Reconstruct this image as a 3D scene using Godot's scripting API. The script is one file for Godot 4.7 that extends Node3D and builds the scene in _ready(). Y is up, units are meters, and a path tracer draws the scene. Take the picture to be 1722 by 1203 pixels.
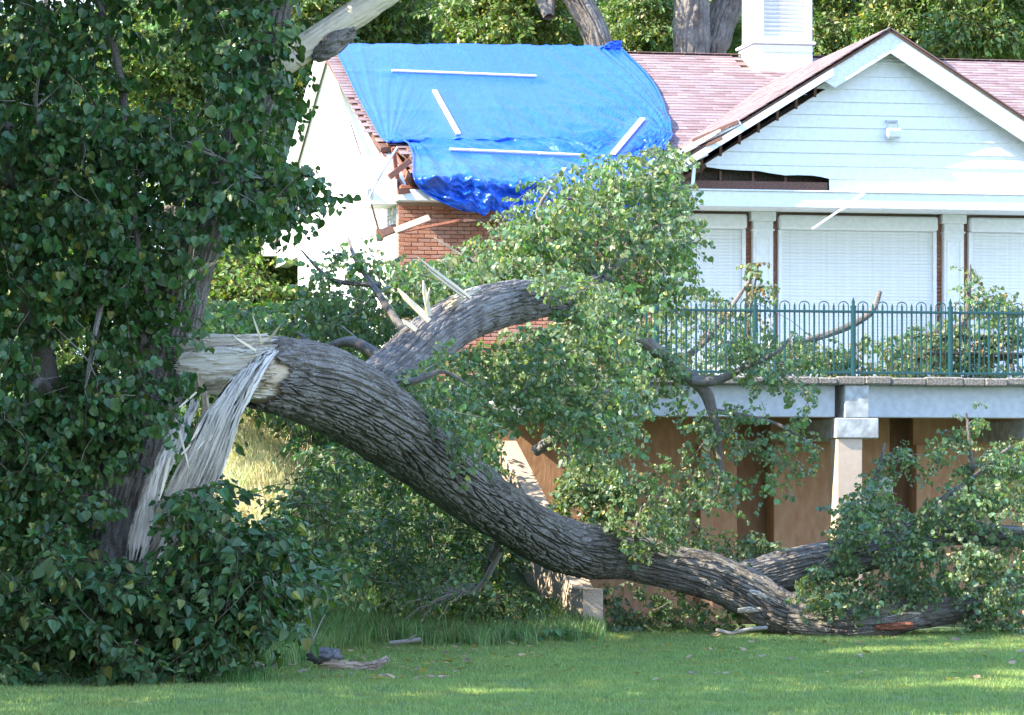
extends Node3D

const FOCAL := 6700.0          # lens: picture widths of 1722 units, seen from 1.6 m above the lawn
const HORIZON := 890.0
const TURN := 0.18195          # the building stands turned by about ten degrees
const ORIGIN := Vector3(4.128, 0.0, -63.0)

var rng := RandomNumberGenerator.new()
var taken := {}
var M := {}
var species := {}
var gaps := FastNoiseLite.new()
var soft := FastNoiseLite.new()

# ---------------------------------------------------------------- a growing surface
class Shape:
	var v := PackedVector3Array()
	var n := PackedVector3Array()
	var t := PackedVector2Array()
	var c := PackedColorArray()
	var ix := PackedInt32Array()
	var tint := Color(1, 1, 1)

	func quad(a: Vector3, b: Vector3, d: Vector3, e: Vector3, out: Vector3) -> void:
		var m := (b - a).cross(d - a)
		if m.length_squared() < 1e-14:
			m = (d - a).cross(e - a)
		m = m.normalized()
		var k := v.size()
		var flip := m.dot(out) < 0.0
		if flip:
			m = -m
		var ua := (b - a).normalized()
		var ub := m.cross(ua)
		for p in [a, b, d, e]:
			v.push_back(p)
			n.push_back(m)
			c.push_back(tint)
			t.push_back(Vector2((p - a).dot(ua), (p - a).dot(ub)))
		if flip:
			ix.append_array([k, k + 1, k + 2, k, k + 2, k + 3])
		else:
			ix.append_array([k, k + 2, k + 1, k, k + 3, k + 2])

	func tri(a: Vector3, b: Vector3, d: Vector3, out: Vector3) -> void:
		var m := (b - a).cross(d - a).normalized()
		var k := v.size()
		var flip := m.dot(out) < 0.0
		if flip:
			m = -m
		for p in [a, b, d]:
			v.push_back(p)
			n.push_back(m)
			c.push_back(tint)
			t.push_back(Vector2(p.x, p.y))
		if flip:
			ix.append_array([k, k + 1, k + 2])
		else:
			ix.append_array([k, k + 2, k + 1])

	# a box with chamfered edges; `frame` turns and places it
	func box(lo: Vector3, hi: Vector3, b := 0.0, frame := Transform3D.IDENTITY) -> void:
		var mid := (lo + hi) * 0.5
		var h := (hi - lo) * 0.5
		b = minf(b, minf(h.x, minf(h.y, h.z)) * 0.6)
		for ax in 3:
			var a1 := (ax + 1) % 3
			var a2 := (ax + 2) % 3
			for s in [-1.0, 1.0]:
				var q := []
				for k in [[-1, -1], [1, -1], [1, 1], [-1, 1]]:
					var p := mid
					p[ax] += s * h[ax]
					p[a1] += k[0] * (h[a1] - b)
					p[a2] += k[1] * (h[a2] - b)
					q.append(frame * p)
				var o := Vector3.ZERO
				o[ax] = s
				quad(q[0], q[1], q[2], q[3], frame.basis * o)
			if b > 0.0:
				for s1 in [-1.0, 1.0]:
					for s2 in [-1.0, 1.0]:
						var q := []
						for k in [[-1, 0], [1, 0], [1, 1], [-1, 1]]:
							var p := mid
							p[ax] += k[0] * (h[ax] - b)
							p[a1] += s1 * (h[a1] - (b if k[1] == 1 else 0.0))
							p[a2] += s2 * (h[a2] - (0.0 if k[1] == 1 else b))
							q.append(frame * p)
						var o := Vector3.ZERO
						o[a1] = s1
						o[a2] = s2
						quad(q[0], q[1], q[2], q[3], frame.basis * o)
		if b > 0.0:
			for sx in [-1.0, 1.0]:
				for sy in [-1.0, 1.0]:
					for sz in [-1.0, 1.0]:
						var s := Vector3(sx, sy, sz)
						var p := mid + h * s
						tri(frame * (p - Vector3(0, b * sy, b * sz)), frame * (p - Vector3(b * sx, 0, b * sz)), frame * (p - Vector3(b * sx, b * sy, 0)), frame.basis * s)

	# a bar of w by d from a to e; `up` is the direction of d
	func bar(a: Vector3, e: Vector3, w: float, d: float, up: Vector3, b := 0.0) -> void:
		var y := (e - a).normalized()
		var x := y.cross(up).normalized()
		var z := x.cross(y)
		var l := a.distance_to(e)
		box(Vector3(-w / 2, 0, -d / 2), Vector3(w / 2, l, d / 2), b, Transform3D(Basis(x, y, z), a))

	# a smooth round rod along points with radii
	func rod(pts: Array, rad: Array, sides := 6) -> void:
		var k0 := v.size()
		var x := Vector3.ZERO
		for i in pts.size():
			var dir: Vector3 = (pts[mini(i + 1, pts.size() - 1)] - pts[maxi(i - 1, 0)]).normalized()
			if i == 0:
				x = dir.cross(Vector3.UP if absf(dir.y) < 0.9 else Vector3.RIGHT).normalized()
			else:
				x = (x - dir * x.dot(dir)).normalized()
			var z := x.cross(dir)
			for j in sides + 1:
				var a := TAU * j / sides
				var o := x * cos(a) + z * sin(a)
				v.push_back(pts[i] + o * rad[i])
				n.push_back(o)
				c.push_back(tint)
				t.push_back(Vector2(float(j) / sides, i))
		for i in pts.size() - 1:
			for j in sides:
				var a := k0 + i * (sides + 1) + j
				var b := a + sides + 1
				ix.append_array([a, a + 1, b, a + 1, b + 1, b])

	# a grid of points, smooth
	func grid(g: PackedVector3Array, rows: int, cols: int, colors := PackedColorArray(), flip := false) -> void:
		var k0 := v.size()
		for i in rows:
			for j in cols:
				var p := g[i * cols + j]
				var du := g[i * cols + mini(j + 1, cols - 1)] - g[i * cols + maxi(j - 1, 0)]
				var dv := g[mini(i + 1, rows - 1) * cols + j] - g[maxi(i - 1, 0) * cols + j]
				var m := du.cross(dv).normalized()
				v.push_back(p)
				n.push_back(-m if flip else m)
				c.push_back(colors[i * cols + j] if colors.size() else tint)
				t.push_back(Vector2(float(j) / cols, float(i) / rows))
		for i in rows - 1:
			for j in cols - 1:
				var a := k0 + i * cols + j
				var b := a + cols
				if flip:
					ix.append_array([a, a + 1, b, a + 1, b + 1, b])
				else:
					ix.append_array([a, b, a + 1, a + 1, b, b + 1])

	# a flat polygon with thickness: points in a plane, pushed by `thick`
	func slab(poly: Array, thick: Vector3) -> void:
		var nn: Vector3 = thick.normalized()
		var ex: Vector3 = (poly[1] - poly[0]).normalized()
		var ey := nn.cross(ex)
		var flat := PackedVector2Array()
		var mid := Vector3.ZERO
		for p in poly:
			flat.push_back(Vector2((p - poly[0]).dot(ex), (p - poly[0]).dot(ey)))
			mid += p / poly.size()
		var f := Geometry2D.triangulate_polygon(flat)
		for i in range(0, f.size(), 3):
			tri(poly[f[i]], poly[f[i + 1]], poly[f[i + 2]], -nn)
			tri(poly[f[i]] + thick, poly[f[i + 1]] + thick, poly[f[i + 2]] + thick, nn)
		var turn := Geometry2D.is_polygon_clockwise(flat)
		for i in poly.size():
			var a: Vector3 = poly[i]
			var b: Vector3 = poly[(i + 1) % poly.size()]
			var o := (b - a).cross(nn)
			quad(a, b, b + thick, a + thick, -o if turn else o)

	func put(o: Shape, x: Transform3D, col := Color(1, 1, 1)) -> void:
		var k := v.size()
		for i in o.v.size():
			v.push_back(x * o.v[i])
			n.push_back((x.basis * o.n[i]).normalized())
			c.push_back(o.c[i] * col)
			t.push_back(o.t[i])
		for i in o.ix:
			ix.push_back(k + i)

	func mesh() -> ArrayMesh:
		var a := []
		a.resize(Mesh.ARRAY_MAX)
		a[Mesh.ARRAY_VERTEX] = v
		a[Mesh.ARRAY_NORMAL] = n
		a[Mesh.ARRAY_TEX_UV] = t
		a[Mesh.ARRAY_COLOR] = c
		a[Mesh.ARRAY_INDEX] = ix
		var m := ArrayMesh.new()
		m.add_surface_from_arrays(Mesh.PRIMITIVE_TRIANGLES, a)
		return m

# ---------------------------------------------------------------- nodes
func obj(called: String, sh, m: Material, parent: Node3D = self, where := Transform3D.IDENTITY) -> MeshInstance3D:
	var o := MeshInstance3D.new()
	o.name = called
	o.mesh = sh.mesh() if sh is Shape else sh
	o.material_override = m
	o.transform = where
	parent.add_child(o, true)
	return o

func thing(called: String, label: String, category: String, where := Transform3D.IDENTITY, group := "") -> Node3D:
	var o := Node3D.new()
	o.name = called
	add_child(o, true)
	o.transform = where
	return tag(o, label, category, group)

func tag(o: Node3D, label: String, category: String, group := "") -> Node3D:
	o.set_meta("label", label)
	o.set_meta("category", category)
	if group:
		o.set_meta("group", group)
	return o

func kind(o: Node3D, k: String) -> Node3D:
	o.set_meta("kind", k)
	return o

# ---------------------------------------------------------------- places
func at(px: float, py: float, d: float) -> Vector3:
	return Vector3((px - 861.0) / FOCAL * d, 1.6 + (HORIZON - py) / FOCAL * d, -d)

func frame_b() -> Transform3D:
	return Transform3D(Basis(Vector3.UP, TURN), ORIGIN)

# where a line of sight meets the building's plane w (metres in front of the railing)
func on_w(px: float, py: float, w: float) -> Vector3:
	var dx := (px - 861.0) / FOCAL
	var s := sin(TURN)
	var k := cos(TURN)
	var t := (w + s * ORIGIN.x + k * ORIGIN.z) / (s * dx - k)
	return frame_b().affine_inverse() * Vector3(t * dx, 1.6 + (HORIZON - py) / FOCAL * t, -t)

func slope_v(w: float) -> float:
	return 10.55 - 0.3889 * (w + 12.0)

func on_slope(px: float, py: float) -> Vector3:
	var lo := -16.0
	var hi := 0.0
	var p := Vector3.ZERO
	for i in 40:
		var w := (lo + hi) / 2
		p = on_w(px, py, w)
		if p.y > slope_v(w):
			hi = w
		else:
			lo = w
	return p

func sight(p: Vector3) -> Vector2:
	return Vector2(861.0 + FOCAL * p.x / -p.z, HORIZON - FOCAL * (p.y - 1.6) / -p.z)

func wall_x(d: float) -> float:      # where the sloping concrete wall stands
	return lerpf(1.22, -0.08, clampf((d - 60.0) / 4.5, -0.6, 1.6))

func ground_y(x: float, d: float) -> float:
	var y := -0.175 + (clampf(d, -20.0, 64.0) - 38.0) * 0.0074
	var start := lerpf(51.0, 57.8, smoothstep(-3.4, 0.6, x))
	var t := clampf((d - start) / (65.0 - start), 0.0, 1.0)
	var left := 1.0 - 0.55 * smoothstep(wall_x(d) - 1.7, wall_x(d) - 0.25, x)
	left *= 1.0 - smoothstep(wall_x(d) - 0.12, wall_x(d) + 0.12, x)
	y += 3.95 * pow(t, 2.4) * left
	y += 4.0 * smoothstep(69.0, 75.0, d) * (1.0 - clampf(left, 0.0, 1.0))
	y += soft.get_noise_2d(x * 3.0, d * 3.0) * 0.05
	return y

# ---------------------------------------------------------------- materials
func lin(r: float, g: float, b: float) -> Color:
	return Color(r, g, b).linear_to_srgb()

func speckle(seed_: int, freq: float, a: Color, b: Color, kind_ := FastNoiseLite.TYPE_SIMPLEX_SMOOTH, oct := 4, size := 512) -> NoiseTexture2D:
	var f := FastNoiseLite.new()
	f.seed = seed_
	f.noise_type = kind_
	f.frequency = freq
	f.fractal_octaves = oct
	var g := Gradient.new()
	g.colors = PackedColorArray([a, a.lerp(b, 0.5), b])
	g.offsets = PackedFloat32Array([0.2, 0.5, 0.8])
	var t := NoiseTexture2D.new()
	t.width = size
	t.height = size
	t.seamless = true
	t.noise = f
	t.color_ramp = g
	return t

func grey(seed_: int, freq: float, kind_ := FastNoiseLite.TYPE_SIMPLEX_SMOOTH) -> NoiseTexture2D:
	return speckle(seed_, freq, Color.BLACK, Color.WHITE, kind_, 5)

# a material whose colour wanders between two tones, with a fine relief
func grained(a: Color, b: Color, metres: float, rough: float, relief := 0.0, seed_ := 1, stretch := Vector3.ONE) -> StandardMaterial3D:
	var m := StandardMaterial3D.new()
	m.albedo_texture = speckle(seed_, 0.02, a, b)
	m.uv1_triplanar = true
	m.uv1_scale = Vector3.ONE / metres * stretch
	m.roughness = rough
	if relief > 0.0:
		m.heightmap_enabled = true
		m.heightmap_texture = grey(seed_ + 50, 0.05)
		m.heightmap_scale = relief
	return m

func leafy(rough: float, through: Color) -> StandardMaterial3D:
	var m := StandardMaterial3D.new()
	m.vertex_color_use_as_albedo = true
	m.roughness = rough
	m.backlight_enabled = true
	m.backlight = through
	return m

func tinted(rough: float, tex: Texture2D = null, metres := 1.0, relief := 0.0) -> StandardMaterial3D:
	var m := StandardMaterial3D.new()
	m.vertex_color_use_as_albedo = true
	m.roughness = rough
	if tex:
		m.albedo_texture = tex
		m.uv1_triplanar = true
		m.uv1_scale = Vector3.ONE / metres
	if relief > 0.0:
		m.heightmap_enabled = true
		m.heightmap_texture = grey(77, 0.06)
		m.heightmap_scale = relief
	return m

func make_materials() -> void:
	M.white = grained(lin(0.74, 0.76, 0.77), lin(0.82, 0.83, 0.83), 1.3, 0.5, 0.08, 3)
	M.peeling = grained(lin(0.80, 0.81, 0.81), lin(0.66, 0.67, 0.66), 0.7, 0.55, 0.15, 4)
	M.stucco = grained(lin(0.80, 0.79, 0.76), lin(0.86, 0.85, 0.83), 0.9, 0.8, 0.25, 5)
	M.shutter = grained(lin(0.70, 0.72, 0.72), lin(0.78, 0.79, 0.79), 0.8, 0.45, 0.0, 6)
	M.mortar = grained(lin(0.56, 0.36, 0.27), lin(0.64, 0.43, 0.33), 0.3, 0.9, 0.3, 7)
	M.brick = tinted(0.85, speckle(8, 0.03, Color(0.72, 0.72, 0.72), Color(1, 1, 1)), 0.25, 0.25)
	M.shingle = tinted(0.9, speckle(9, 0.09, Color(0.62, 0.62, 0.62), Color(1, 1, 1)), 0.35, 0.2)
	M.bare_wood = grained(lin(0.10, 0.05, 0.035), lin(0.20, 0.10, 0.065), 0.4, 0.8, 0.3, 10)
	M.red_wood = grained(lin(0.22, 0.075, 0.04), lin(0.34, 0.13, 0.07), 0.4, 0.8, 0.3, 11)
	M.pale_wood = grained(lin(0.55, 0.40, 0.26), lin(0.72, 0.58, 0.42), 0.3, 0.8, 0.3, 12)
	M.concrete = grained(lin(0.44, 0.46, 0.48), lin(0.53, 0.55, 0.56), 1.8, 0.85, 0.12, 13)
	M.stained = grained(lin(0.34, 0.34, 0.32), lin(0.56, 0.58, 0.58), 2.4, 0.9, 0.15, 14)
	M.rim = grained(lin(0.16, 0.14, 0.12), lin(0.38, 0.35, 0.30), 0.5, 0.95, 1.2, 15)
	M.ochre = grained(lin(0.45, 0.245, 0.135), lin(0.55, 0.32, 0.19), 2.6, 0.8, 0.15, 16, Vector3(1.5, 0.6, 1.5))
	M.ochre_pale = grained(lin(0.58, 0.44, 0.32), lin(0.62, 0.48, 0.36), 1.6, 0.8, 0.04, 17)
	M.tan = grained(lin(0.46, 0.35, 0.26), lin(0.57, 0.46, 0.36), 0.6, 0.85, 0.4, 18)
	M.teal = grained(lin(0.004, 0.045, 0.052), lin(0.008, 0.075, 0.08), 0.4, 0.35, 0.0, 19)
	M.steel = grained(lin(0.42, 0.43, 0.44), lin(0.55, 0.56, 0.57), 0.4, 0.45, 0.0, 20)
	M.tarp = grained(lin(0.006, 0.070, 0.46), lin(0.011, 0.104, 0.57), 1.2, 0.34, 0.5, 21)
	M.batten = grained(lin(0.66, 0.58, 0.46), lin(0.80, 0.76, 0.68), 0.5, 0.7, 0.1, 22)
	M.bark = tinted(0.95, speckle(24, 0.05, Color(0.55, 0.53, 0.50), Color(1, 1, 1)), 0.45, 0.9)
	M.bark_plain = tinted(0.9)
	M.wood = tinted(0.7, speckle(25, 0.04, Color(0.93, 0.90, 0.86), Color(1, 1, 1)), 0.35)
	M.twig = grained(lin(0.19, 0.165, 0.14), lin(0.38, 0.345, 0.30), 0.2, 0.85, 0.0, 26)
	M.leaf = leafy(0.38, Color(0.62, 0.80, 0.30))
	M.wilted = leafy(0.36, Color(0.85, 0.98, 0.50))
	M.bush_leaf = leafy(0.46, Color(0.55, 0.75, 0.30))
	M.weed = leafy(0.5, Color(0.62, 0.80, 0.35))
	M.far_leaf = leafy(0.38, Color(0.70, 0.85, 0.35))
	M.blade = leafy(0.6, Color(0.5, 0.7, 0.3))
	M.soil = grained(lin(0.07, 0.11, 0.035), lin(0.11, 0.16, 0.055), 2.5, 0.95, 1.0, 27)
	M.stone = grained(lin(0.10, 0.095, 0.10), lin(0.22, 0.21, 0.21), 0.3, 0.9, 0.8, 28)
	M.table = grained(lin(0.06, 0.045, 0.035), lin(0.13, 0.10, 0.08), 0.6, 0.8, 0.2, 29)
	M.plaque = grained(lin(0.55, 0.57, 0.6), lin(0.68, 0.7, 0.72), 0.5, 0.4, 0.0, 30)

# ---------------------------------------------------------------- leaves
func leaf_shape(outline: Array, size: float, fold: float, curl: float, col: Color) -> Shape:
	var s := Shape.new()
	s.tint = col
	for side in [-1.0, 1.0]:
		var pts := []
		for p in outline:
			var x: float = p[0] * side
			pts.append(Vector3(x, p[1], absf(x) * fold - p[1] * p[1] * curl) * size)
		for i in range(1, pts.size() - 1):
			s.tri(pts[0], pts[i], pts[i + 1], Vector3.BACK)
	return s

func make_species(key: String, outline: Array, size: float, count: int, reach: float, base: Color, vary: float, hang: float, twig_r: float) -> void:
	var d := {"meshes": [], "leaves": [], "leaf_meshes": [], "twigs": []}
	for k in 5:
		var f := 0.75 + 0.14 * k
		d.leaf_meshes.append(leaf_shape(outline, size, 0.22, 0.16, Color(base.r * f * (1.0 + 0.12 * (k - 2)), base.g * f, base.b * f)).mesh())
	for kx in 5:
		var s := Shape.new()
		var lx := []
		var tw := Shape.new()
		tw.tint = Color(0.11, 0.085, 0.05)
		var pts := []
		var rad := []
		var side_turn := rng.randf_range(-0.5, 0.5)
		for i in 5:
			var f := i / 4.0
			pts.append(Vector3(reach * f, -reach * 0.35 * f * f, reach * side_turn * f * f * 0.5))
			rad.append(lerpf(twig_r, twig_r * 0.35, f))
		tw.rod(pts, rad, 4)
		for i in count:
			var f := lerpf(0.12, 1.0, (i + rng.randf() * 0.7) / count)
			var p := Vector3(reach * f, -reach * 0.35 * f * f, reach * side_turn * f * f * 0.5)
			var side := 1.0 if i % 2 == 0 else -1.0
			var out := Vector3(rng.randf_range(-0.1, 0.7), rng.randf_range(-0.2, 0.5), side * rng.randf_range(0.3, 1.0)).normalized()
			var stalk := p + out * size * rng.randf_range(0.35, 0.75) + Vector3.DOWN * size * 0.15 * hang
			tw.rod([p, stalk], [twig_r * 0.3, twig_r * 0.2], 3)
			var y := (out * (1.0 - hang * 0.75) + Vector3.DOWN * hang + Vector3(rng.randf_range(-0.35, 0.35), rng.randf_range(-0.3, 0.3), rng.randf_range(-0.35, 0.35))).normalized()
			var face := (Vector3.UP * (1.1 - hang) + out * 0.7 + Vector3(rng.randf_range(-1, 1), rng.randf_range(-0.4, 0.6), rng.randf_range(-1, 1)) * 0.75)
			var z := (face - y * face.dot(y)).normalized()
			var x := Transform3D(Basis(y.cross(z), y, z).scaled(Vector3.ONE * rng.randf_range(0.45, 1.2)), stalk)
			lx.append(x)
			var b := 1.0 + rng.randf_range(-vary, vary)
			var warm := rng.randf_range(-0.18, 0.25)
			if rng.randf() < 0.06:
				warm = rng.randf_range(0.5, 1.1)
				b *= 1.5
			s.put(leaf_shape(outline, size, rng.randf_range(0.05, 0.4), rng.randf_range(0.0, 0.35), Color(base.r * b * (1.0 + warm), base.g * b, base.b * b * (1.0 - warm * 0.4))), x)
		d.leaves.append(lx)
		d.twigs.append(tw)
		var all := Shape.new()
		all.put(s, Transform3D.IDENTITY)
		all.put(tw, Transform3D.IDENTITY)
		d.meshes.append(all.mesh())
	species[key] = d

func spray(p: Vector3, size: float, tilt := 0.5) -> Transform3D:
	var b := Basis(Vector3.UP, rng.randf() * TAU) * Basis(Vector3(0, 0, 1), rng.randf_range(-tilt, tilt * 0.6)) * Basis(Vector3(1, 0, 0), rng.randf_range(-tilt, tilt))
	return Transform3D(b.scaled(Vector3.ONE * size * rng.randf_range(0.75, 1.2)), p)

# the sprays of one plant: the nearest in view leaf by leaf, the rest as one scatter per kind of spray
func foliage(parent: Node3D, key: String, xs: Array, mat: Material, bright := 1.0, singles := 0) -> void:
	var d = species[key]
	var inv := parent.transform.affine_inverse()
	var rest := xs
	if singles > 0:
		var cells := {}
		for i in xs.size():
			var q := sight(xs[i].origin)
			if q.x < 10 or q.x > 1712 or q.y < 10 or q.y > 1193:
				continue
			var c := Vector2i(q / 26.0)
			if not cells.has(c) or xs[cells[c]].origin.z < xs[i].origin.z:
				cells[c] = i
		var picks := cells.values()
		picks.sort_custom(func(a, b): return xs[a].origin.z > xs[b].origin.z)
		picks = picks.slice(0, singles / 8 * 3)
		var chosen := {}
		var step := 3.0
		var f := 0.0
		while f < picks.size() and chosen.size() * d.leaves[0].size() < singles:
			chosen[picks[int(f)]] = true
			f += step
		rest = []
		var tw := Shape.new()
		var made := 0
		for i in xs.size():
			if not chosen.has(i):
				rest.append(xs[i])
				continue
			var kx := i % 5
			tw.put(d.twigs[kx], inv * xs[i])
			for lx in d.leaves[kx]:
				if made < 300:
					obj("leaf", d.leaf_meshes[rng.randi() % 5], mat, parent, inv * xs[i] * lx)
					made += 1
		if tw.v.size():
			kind(obj("leaf_stalks", tw, M.bark_plain, parent), "stuff")
	for kx in 5:
		var mine := []
		for i in range(kx, rest.size(), 5):
			mine.append(rest[i])
		if mine.is_empty():
			continue
		var mm := MultiMesh.new()
		mm.transform_format = MultiMesh.TRANSFORM_3D
		mm.use_colors = true
		mm.mesh = d.meshes[kx]
		mm.instance_count = mine.size()
		for i in mine.size():
			mm.set_instance_transform(i, inv * mine[i])
			var b := bright * rng.randf_range(0.8, 1.2)
			mm.set_instance_color(i, Color(b * rng.randf_range(0.9, 1.15), b, b * rng.randf_range(0.85, 1.1)))
		var o := MultiMeshInstance3D.new()
		o.name = "foliage"
		o.multimesh = mm
		o.material_override = mat
		parent.add_child(o, true)
		o.set_meta("kind", "stuff")

# points inside an outline seen from the lawn, spread through a depth, with gaps
func fill(poly: Array, d0: float, d1: float, count: int, gap := -0.15, holes := []) -> Array:
	var pg := PackedVector2Array()
	var lo := Vector2(1e6, 1e6)
	var hi := -lo
	for p in poly:
		var q := Vector2(p[0], p[1])
		pg.push_back(q)
		lo = lo.min(q)
		hi = hi.max(q)
	var out := []
	var tries := 0
	while out.size() < count and tries < count * 30:
		tries += 1
		var q := Vector2(rng.randf_range(lo.x, hi.x), rng.randf_range(lo.y, hi.y))
		if not Geometry2D.is_point_in_polygon(q, pg):
			continue
		var bad := false
		for h in holes:
			var e := Vector2((q.x - h[0]) / h[2], (q.y - h[1]) / h[3])
			if e.length() < 1.0:
				bad = true
		if bad:
			continue
		var p := at(q.x, q.y, rng.randf_range(d0, d1))
		if gaps.get_noise_3dv(p) < gap:
			continue
		out.append(p)
	return out

# thin branches from an anchor to some of the points, sprays along them
func branch_out(sh: Shape, from: Vector3, targets: Array, each: int, r: float, droop: float, out: Array, size: float) -> void:
	var nodes := [from]
	var thick := [r]
	var todo := []
	for i in range(0, targets.size(), each):
		todo.append(targets[i])
	todo.sort_custom(func(a, b): return from.distance_squared_to(a) < from.distance_squared_to(b))
	for e in todo:
		# each twig leaves the nearest wood that is already there and lies more or less behind it
		var best := 0
		var least := 1e9
		for k in nodes.size():
			var d: float = nodes[k].distance_to(e) + 0.25 * nodes[k].distance_to(from) * 0.4
			if d < least:
				least = d
				best = k
		var a: Vector3 = nodes[best]
		var l := a.distance_to(e)
		if l < 0.05:
			continue
		var mid := a.lerp(e, 0.5) + Vector3(rng.randf_range(-0.16, 0.16), 0.06 + droop * 0.2, rng.randf_range(-0.16, 0.16)) * l
		var pts := []
		var rad := []
		for k in 6:
			var f := k / 5.0
			pts.append(a.lerp(mid, f).lerp(mid.lerp(e, f), f) + Vector3(rng.randf_range(-1, 1), rng.randf_range(-1, 1), rng.randf_range(-1, 1)) * 0.03 * minf(l, 0.8) * (1.0 if k > 0 else 0.0))
			rad.append(lerpf(thick[best] * 0.85, maxf(0.0045, thick[best] * 0.4), f))
			if k > 0:
				nodes.append(pts[k])
				thick.append(rad[k])
		sh.rod(pts, rad, 5)
		for k in [3, 4, 5]:
			out.append(spray(pts[k], size, 0.7))

# a flat sliver of wood that runs out to a point
func sliver(a: Vector3, e: Vector3, w: float, th: float, face: Vector3) -> Shape:
	var s := Shape.new()
	var y := (e - a).normalized()
	var x := y.cross(face).normalized()
	var z := x.cross(y)
	var l := a.distance_to(e)
	s.tint = Color(0.84, 0.74, 0.57)
	var prev := []
	for k in [[0.0, 0.85, 0.0], [0.3, 1.0, 0.02], [0.72, 0.8, -0.01], [1.0, 0.2, 0.03]]:
		var c: Vector3 = a + y * l * k[0] + x * w * k[2] * 3.0
		var q := [c - x * w * 0.5 * k[1] - z * th * 0.4, c + x * w * 0.5 * k[1] - z * th * 0.5, c + x * w * 0.42 * k[1] + z * th * 0.5, c - x * w * 0.5 * k[1] + z * th * 0.5]
		if prev.size():
			for i in 4:
				var o: Vector3 = (prev[i] + prev[(i + 1) % 4] + q[i] + q[(i + 1) % 4]) / 4.0 - c.lerp((prev[0] + prev[2]) / 2.0, 0.5)
				s.quad(prev[i], prev[(i + 1) % 4], q[(i + 1) % 4], q[i], o)
		prev = q
	return s

# ---------------------------------------------------------------- bark
func catmull(p: Array, f: float) -> Variant:
	var k := clampi(int(f), 0, p.size() - 2)
	var u := f - k
	var a = p[maxi(k - 1, 0)]
	var b = p[k]
	var c = p[k + 1]
	var d = p[mini(k + 2, p.size() - 1)]
	return 0.5 * (2.0 * b + (c - a) * u + (2.0 * a - 5.0 * b + 4.0 * c - d) * u * u + (3.0 * b - a - 3.0 * c + d) * u * u * u)

# a tapering trunk with furrows that are really cut into it
func trunk(pts: Array, rad: Array, around: int, along: int, depth: float, ridge: float, seed_: int, cols: Array, lumps := 0.07, long := 0.05, jag := 0.0) -> Shape:
	var cell := FastNoiseLite.new()
	cell.seed = seed_
	cell.noise_type = FastNoiseLite.TYPE_CELLULAR
	cell.cellular_return_type = FastNoiseLite.RETURN_DISTANCE2_SUB
	cell.cellular_jitter = 1.0
	cell.frequency = 1.0
	cell.fractal_type = FastNoiseLite.FRACTAL_NONE
	cell.domain_warp_enabled = true
	cell.domain_warp_amplitude = 0.8
	cell.domain_warp_frequency = 0.55
	cell.domain_warp_fractal_type = FastNoiseLite.DOMAIN_WARP_FRACTAL_NONE
	var lump := FastNoiseLite.new()
	lump.seed = seed_ + 1
	lump.frequency = 0.9
	var fine := FastNoiseLite.new()
	fine.seed = seed_ + 2
	fine.frequency = 9.0
	var patch := FastNoiseLite.new()
	patch.seed = seed_ + 3
	patch.frequency = 2.2
	var g := PackedVector3Array()
	var cc := PackedColorArray()
	var n := pts.size() - 1
	var x := Vector3.ZERO
	var s := 0.0
	var last: Vector3 = pts[0]
	for i in along + 1:
		var f := float(n) * i / along
		var p: Vector3 = catmull(pts, f)
		var r: float = catmull(rad, f)
		var dir: Vector3 = (catmull(pts, minf(f + 0.02, n)) - catmull(pts, maxf(f - 0.02, 0.0))).normalized()
		s += p.distance_to(last)
		last = p
		x = ((Vector3.UP.cross(dir) if absf(dir.y) < 0.8 else dir.cross(Vector3.RIGHT)) if i == 0 else x - dir * x.dot(dir)).normalized()
		var z := x.cross(dir)
		for j in around + 1:
			var a := TAU * (j % around) / around
			var o := x * cos(a) + z * sin(a)
			var q := Vector3(cos(a) * r, sin(a) * r, s)
			var rr := r * (1.0 + lumps * lump.get_noise_3dv(q))
			var cv := cell.get_noise_3d(q.x / ridge, q.y / ridge, s / ridge * long) + 1.0
			var h := smoothstep(0.01, 0.17, cv)
			var cross := smoothstep(0.0, 0.16, cell.get_noise_3d(q.x / ridge * 0.75 + 5.0, q.y / ridge * 0.75, s / ridge * 0.20) + 1.0)
			var cv2 := fine.get_noise_3d(q.x * 2.0, q.y * 2.0, s * 0.9)
			rr += depth * (1.35 * (h - 0.8) + 0.5 * (cross - 0.8) * h + 0.22 * cell.get_noise_3d(q.x / ridge * 0.3 + 9.0, q.y / ridge * 0.3, s / ridge * 0.06)) + depth * 0.28 * cv2
			var tear := jag * maxf(0.0, 1.0 - f * 0.8) * (0.6 * lump.get_noise_2d(cos(a) * 1.5, sin(a) * 1.5) + 0.35 * fine.get_noise_2d(cos(a) * 0.7, sin(a) * 0.7)) if jag > 0.0 else 0.0
			g.push_back(p + o * rr + dir * tear)
			var w := clampf(0.5 + 0.9 * patch.get_noise_3dv(q) + 0.35 * fine.get_noise_3d(q.x, q.y, q.z * 0.8), 0.0, 1.0)
			cc.push_back(cols[0].lerp(cols[1], w))
	var sh := Shape.new()
	sh.grid(g, along + 1, around + 1, cc, true)
	return sh

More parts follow.
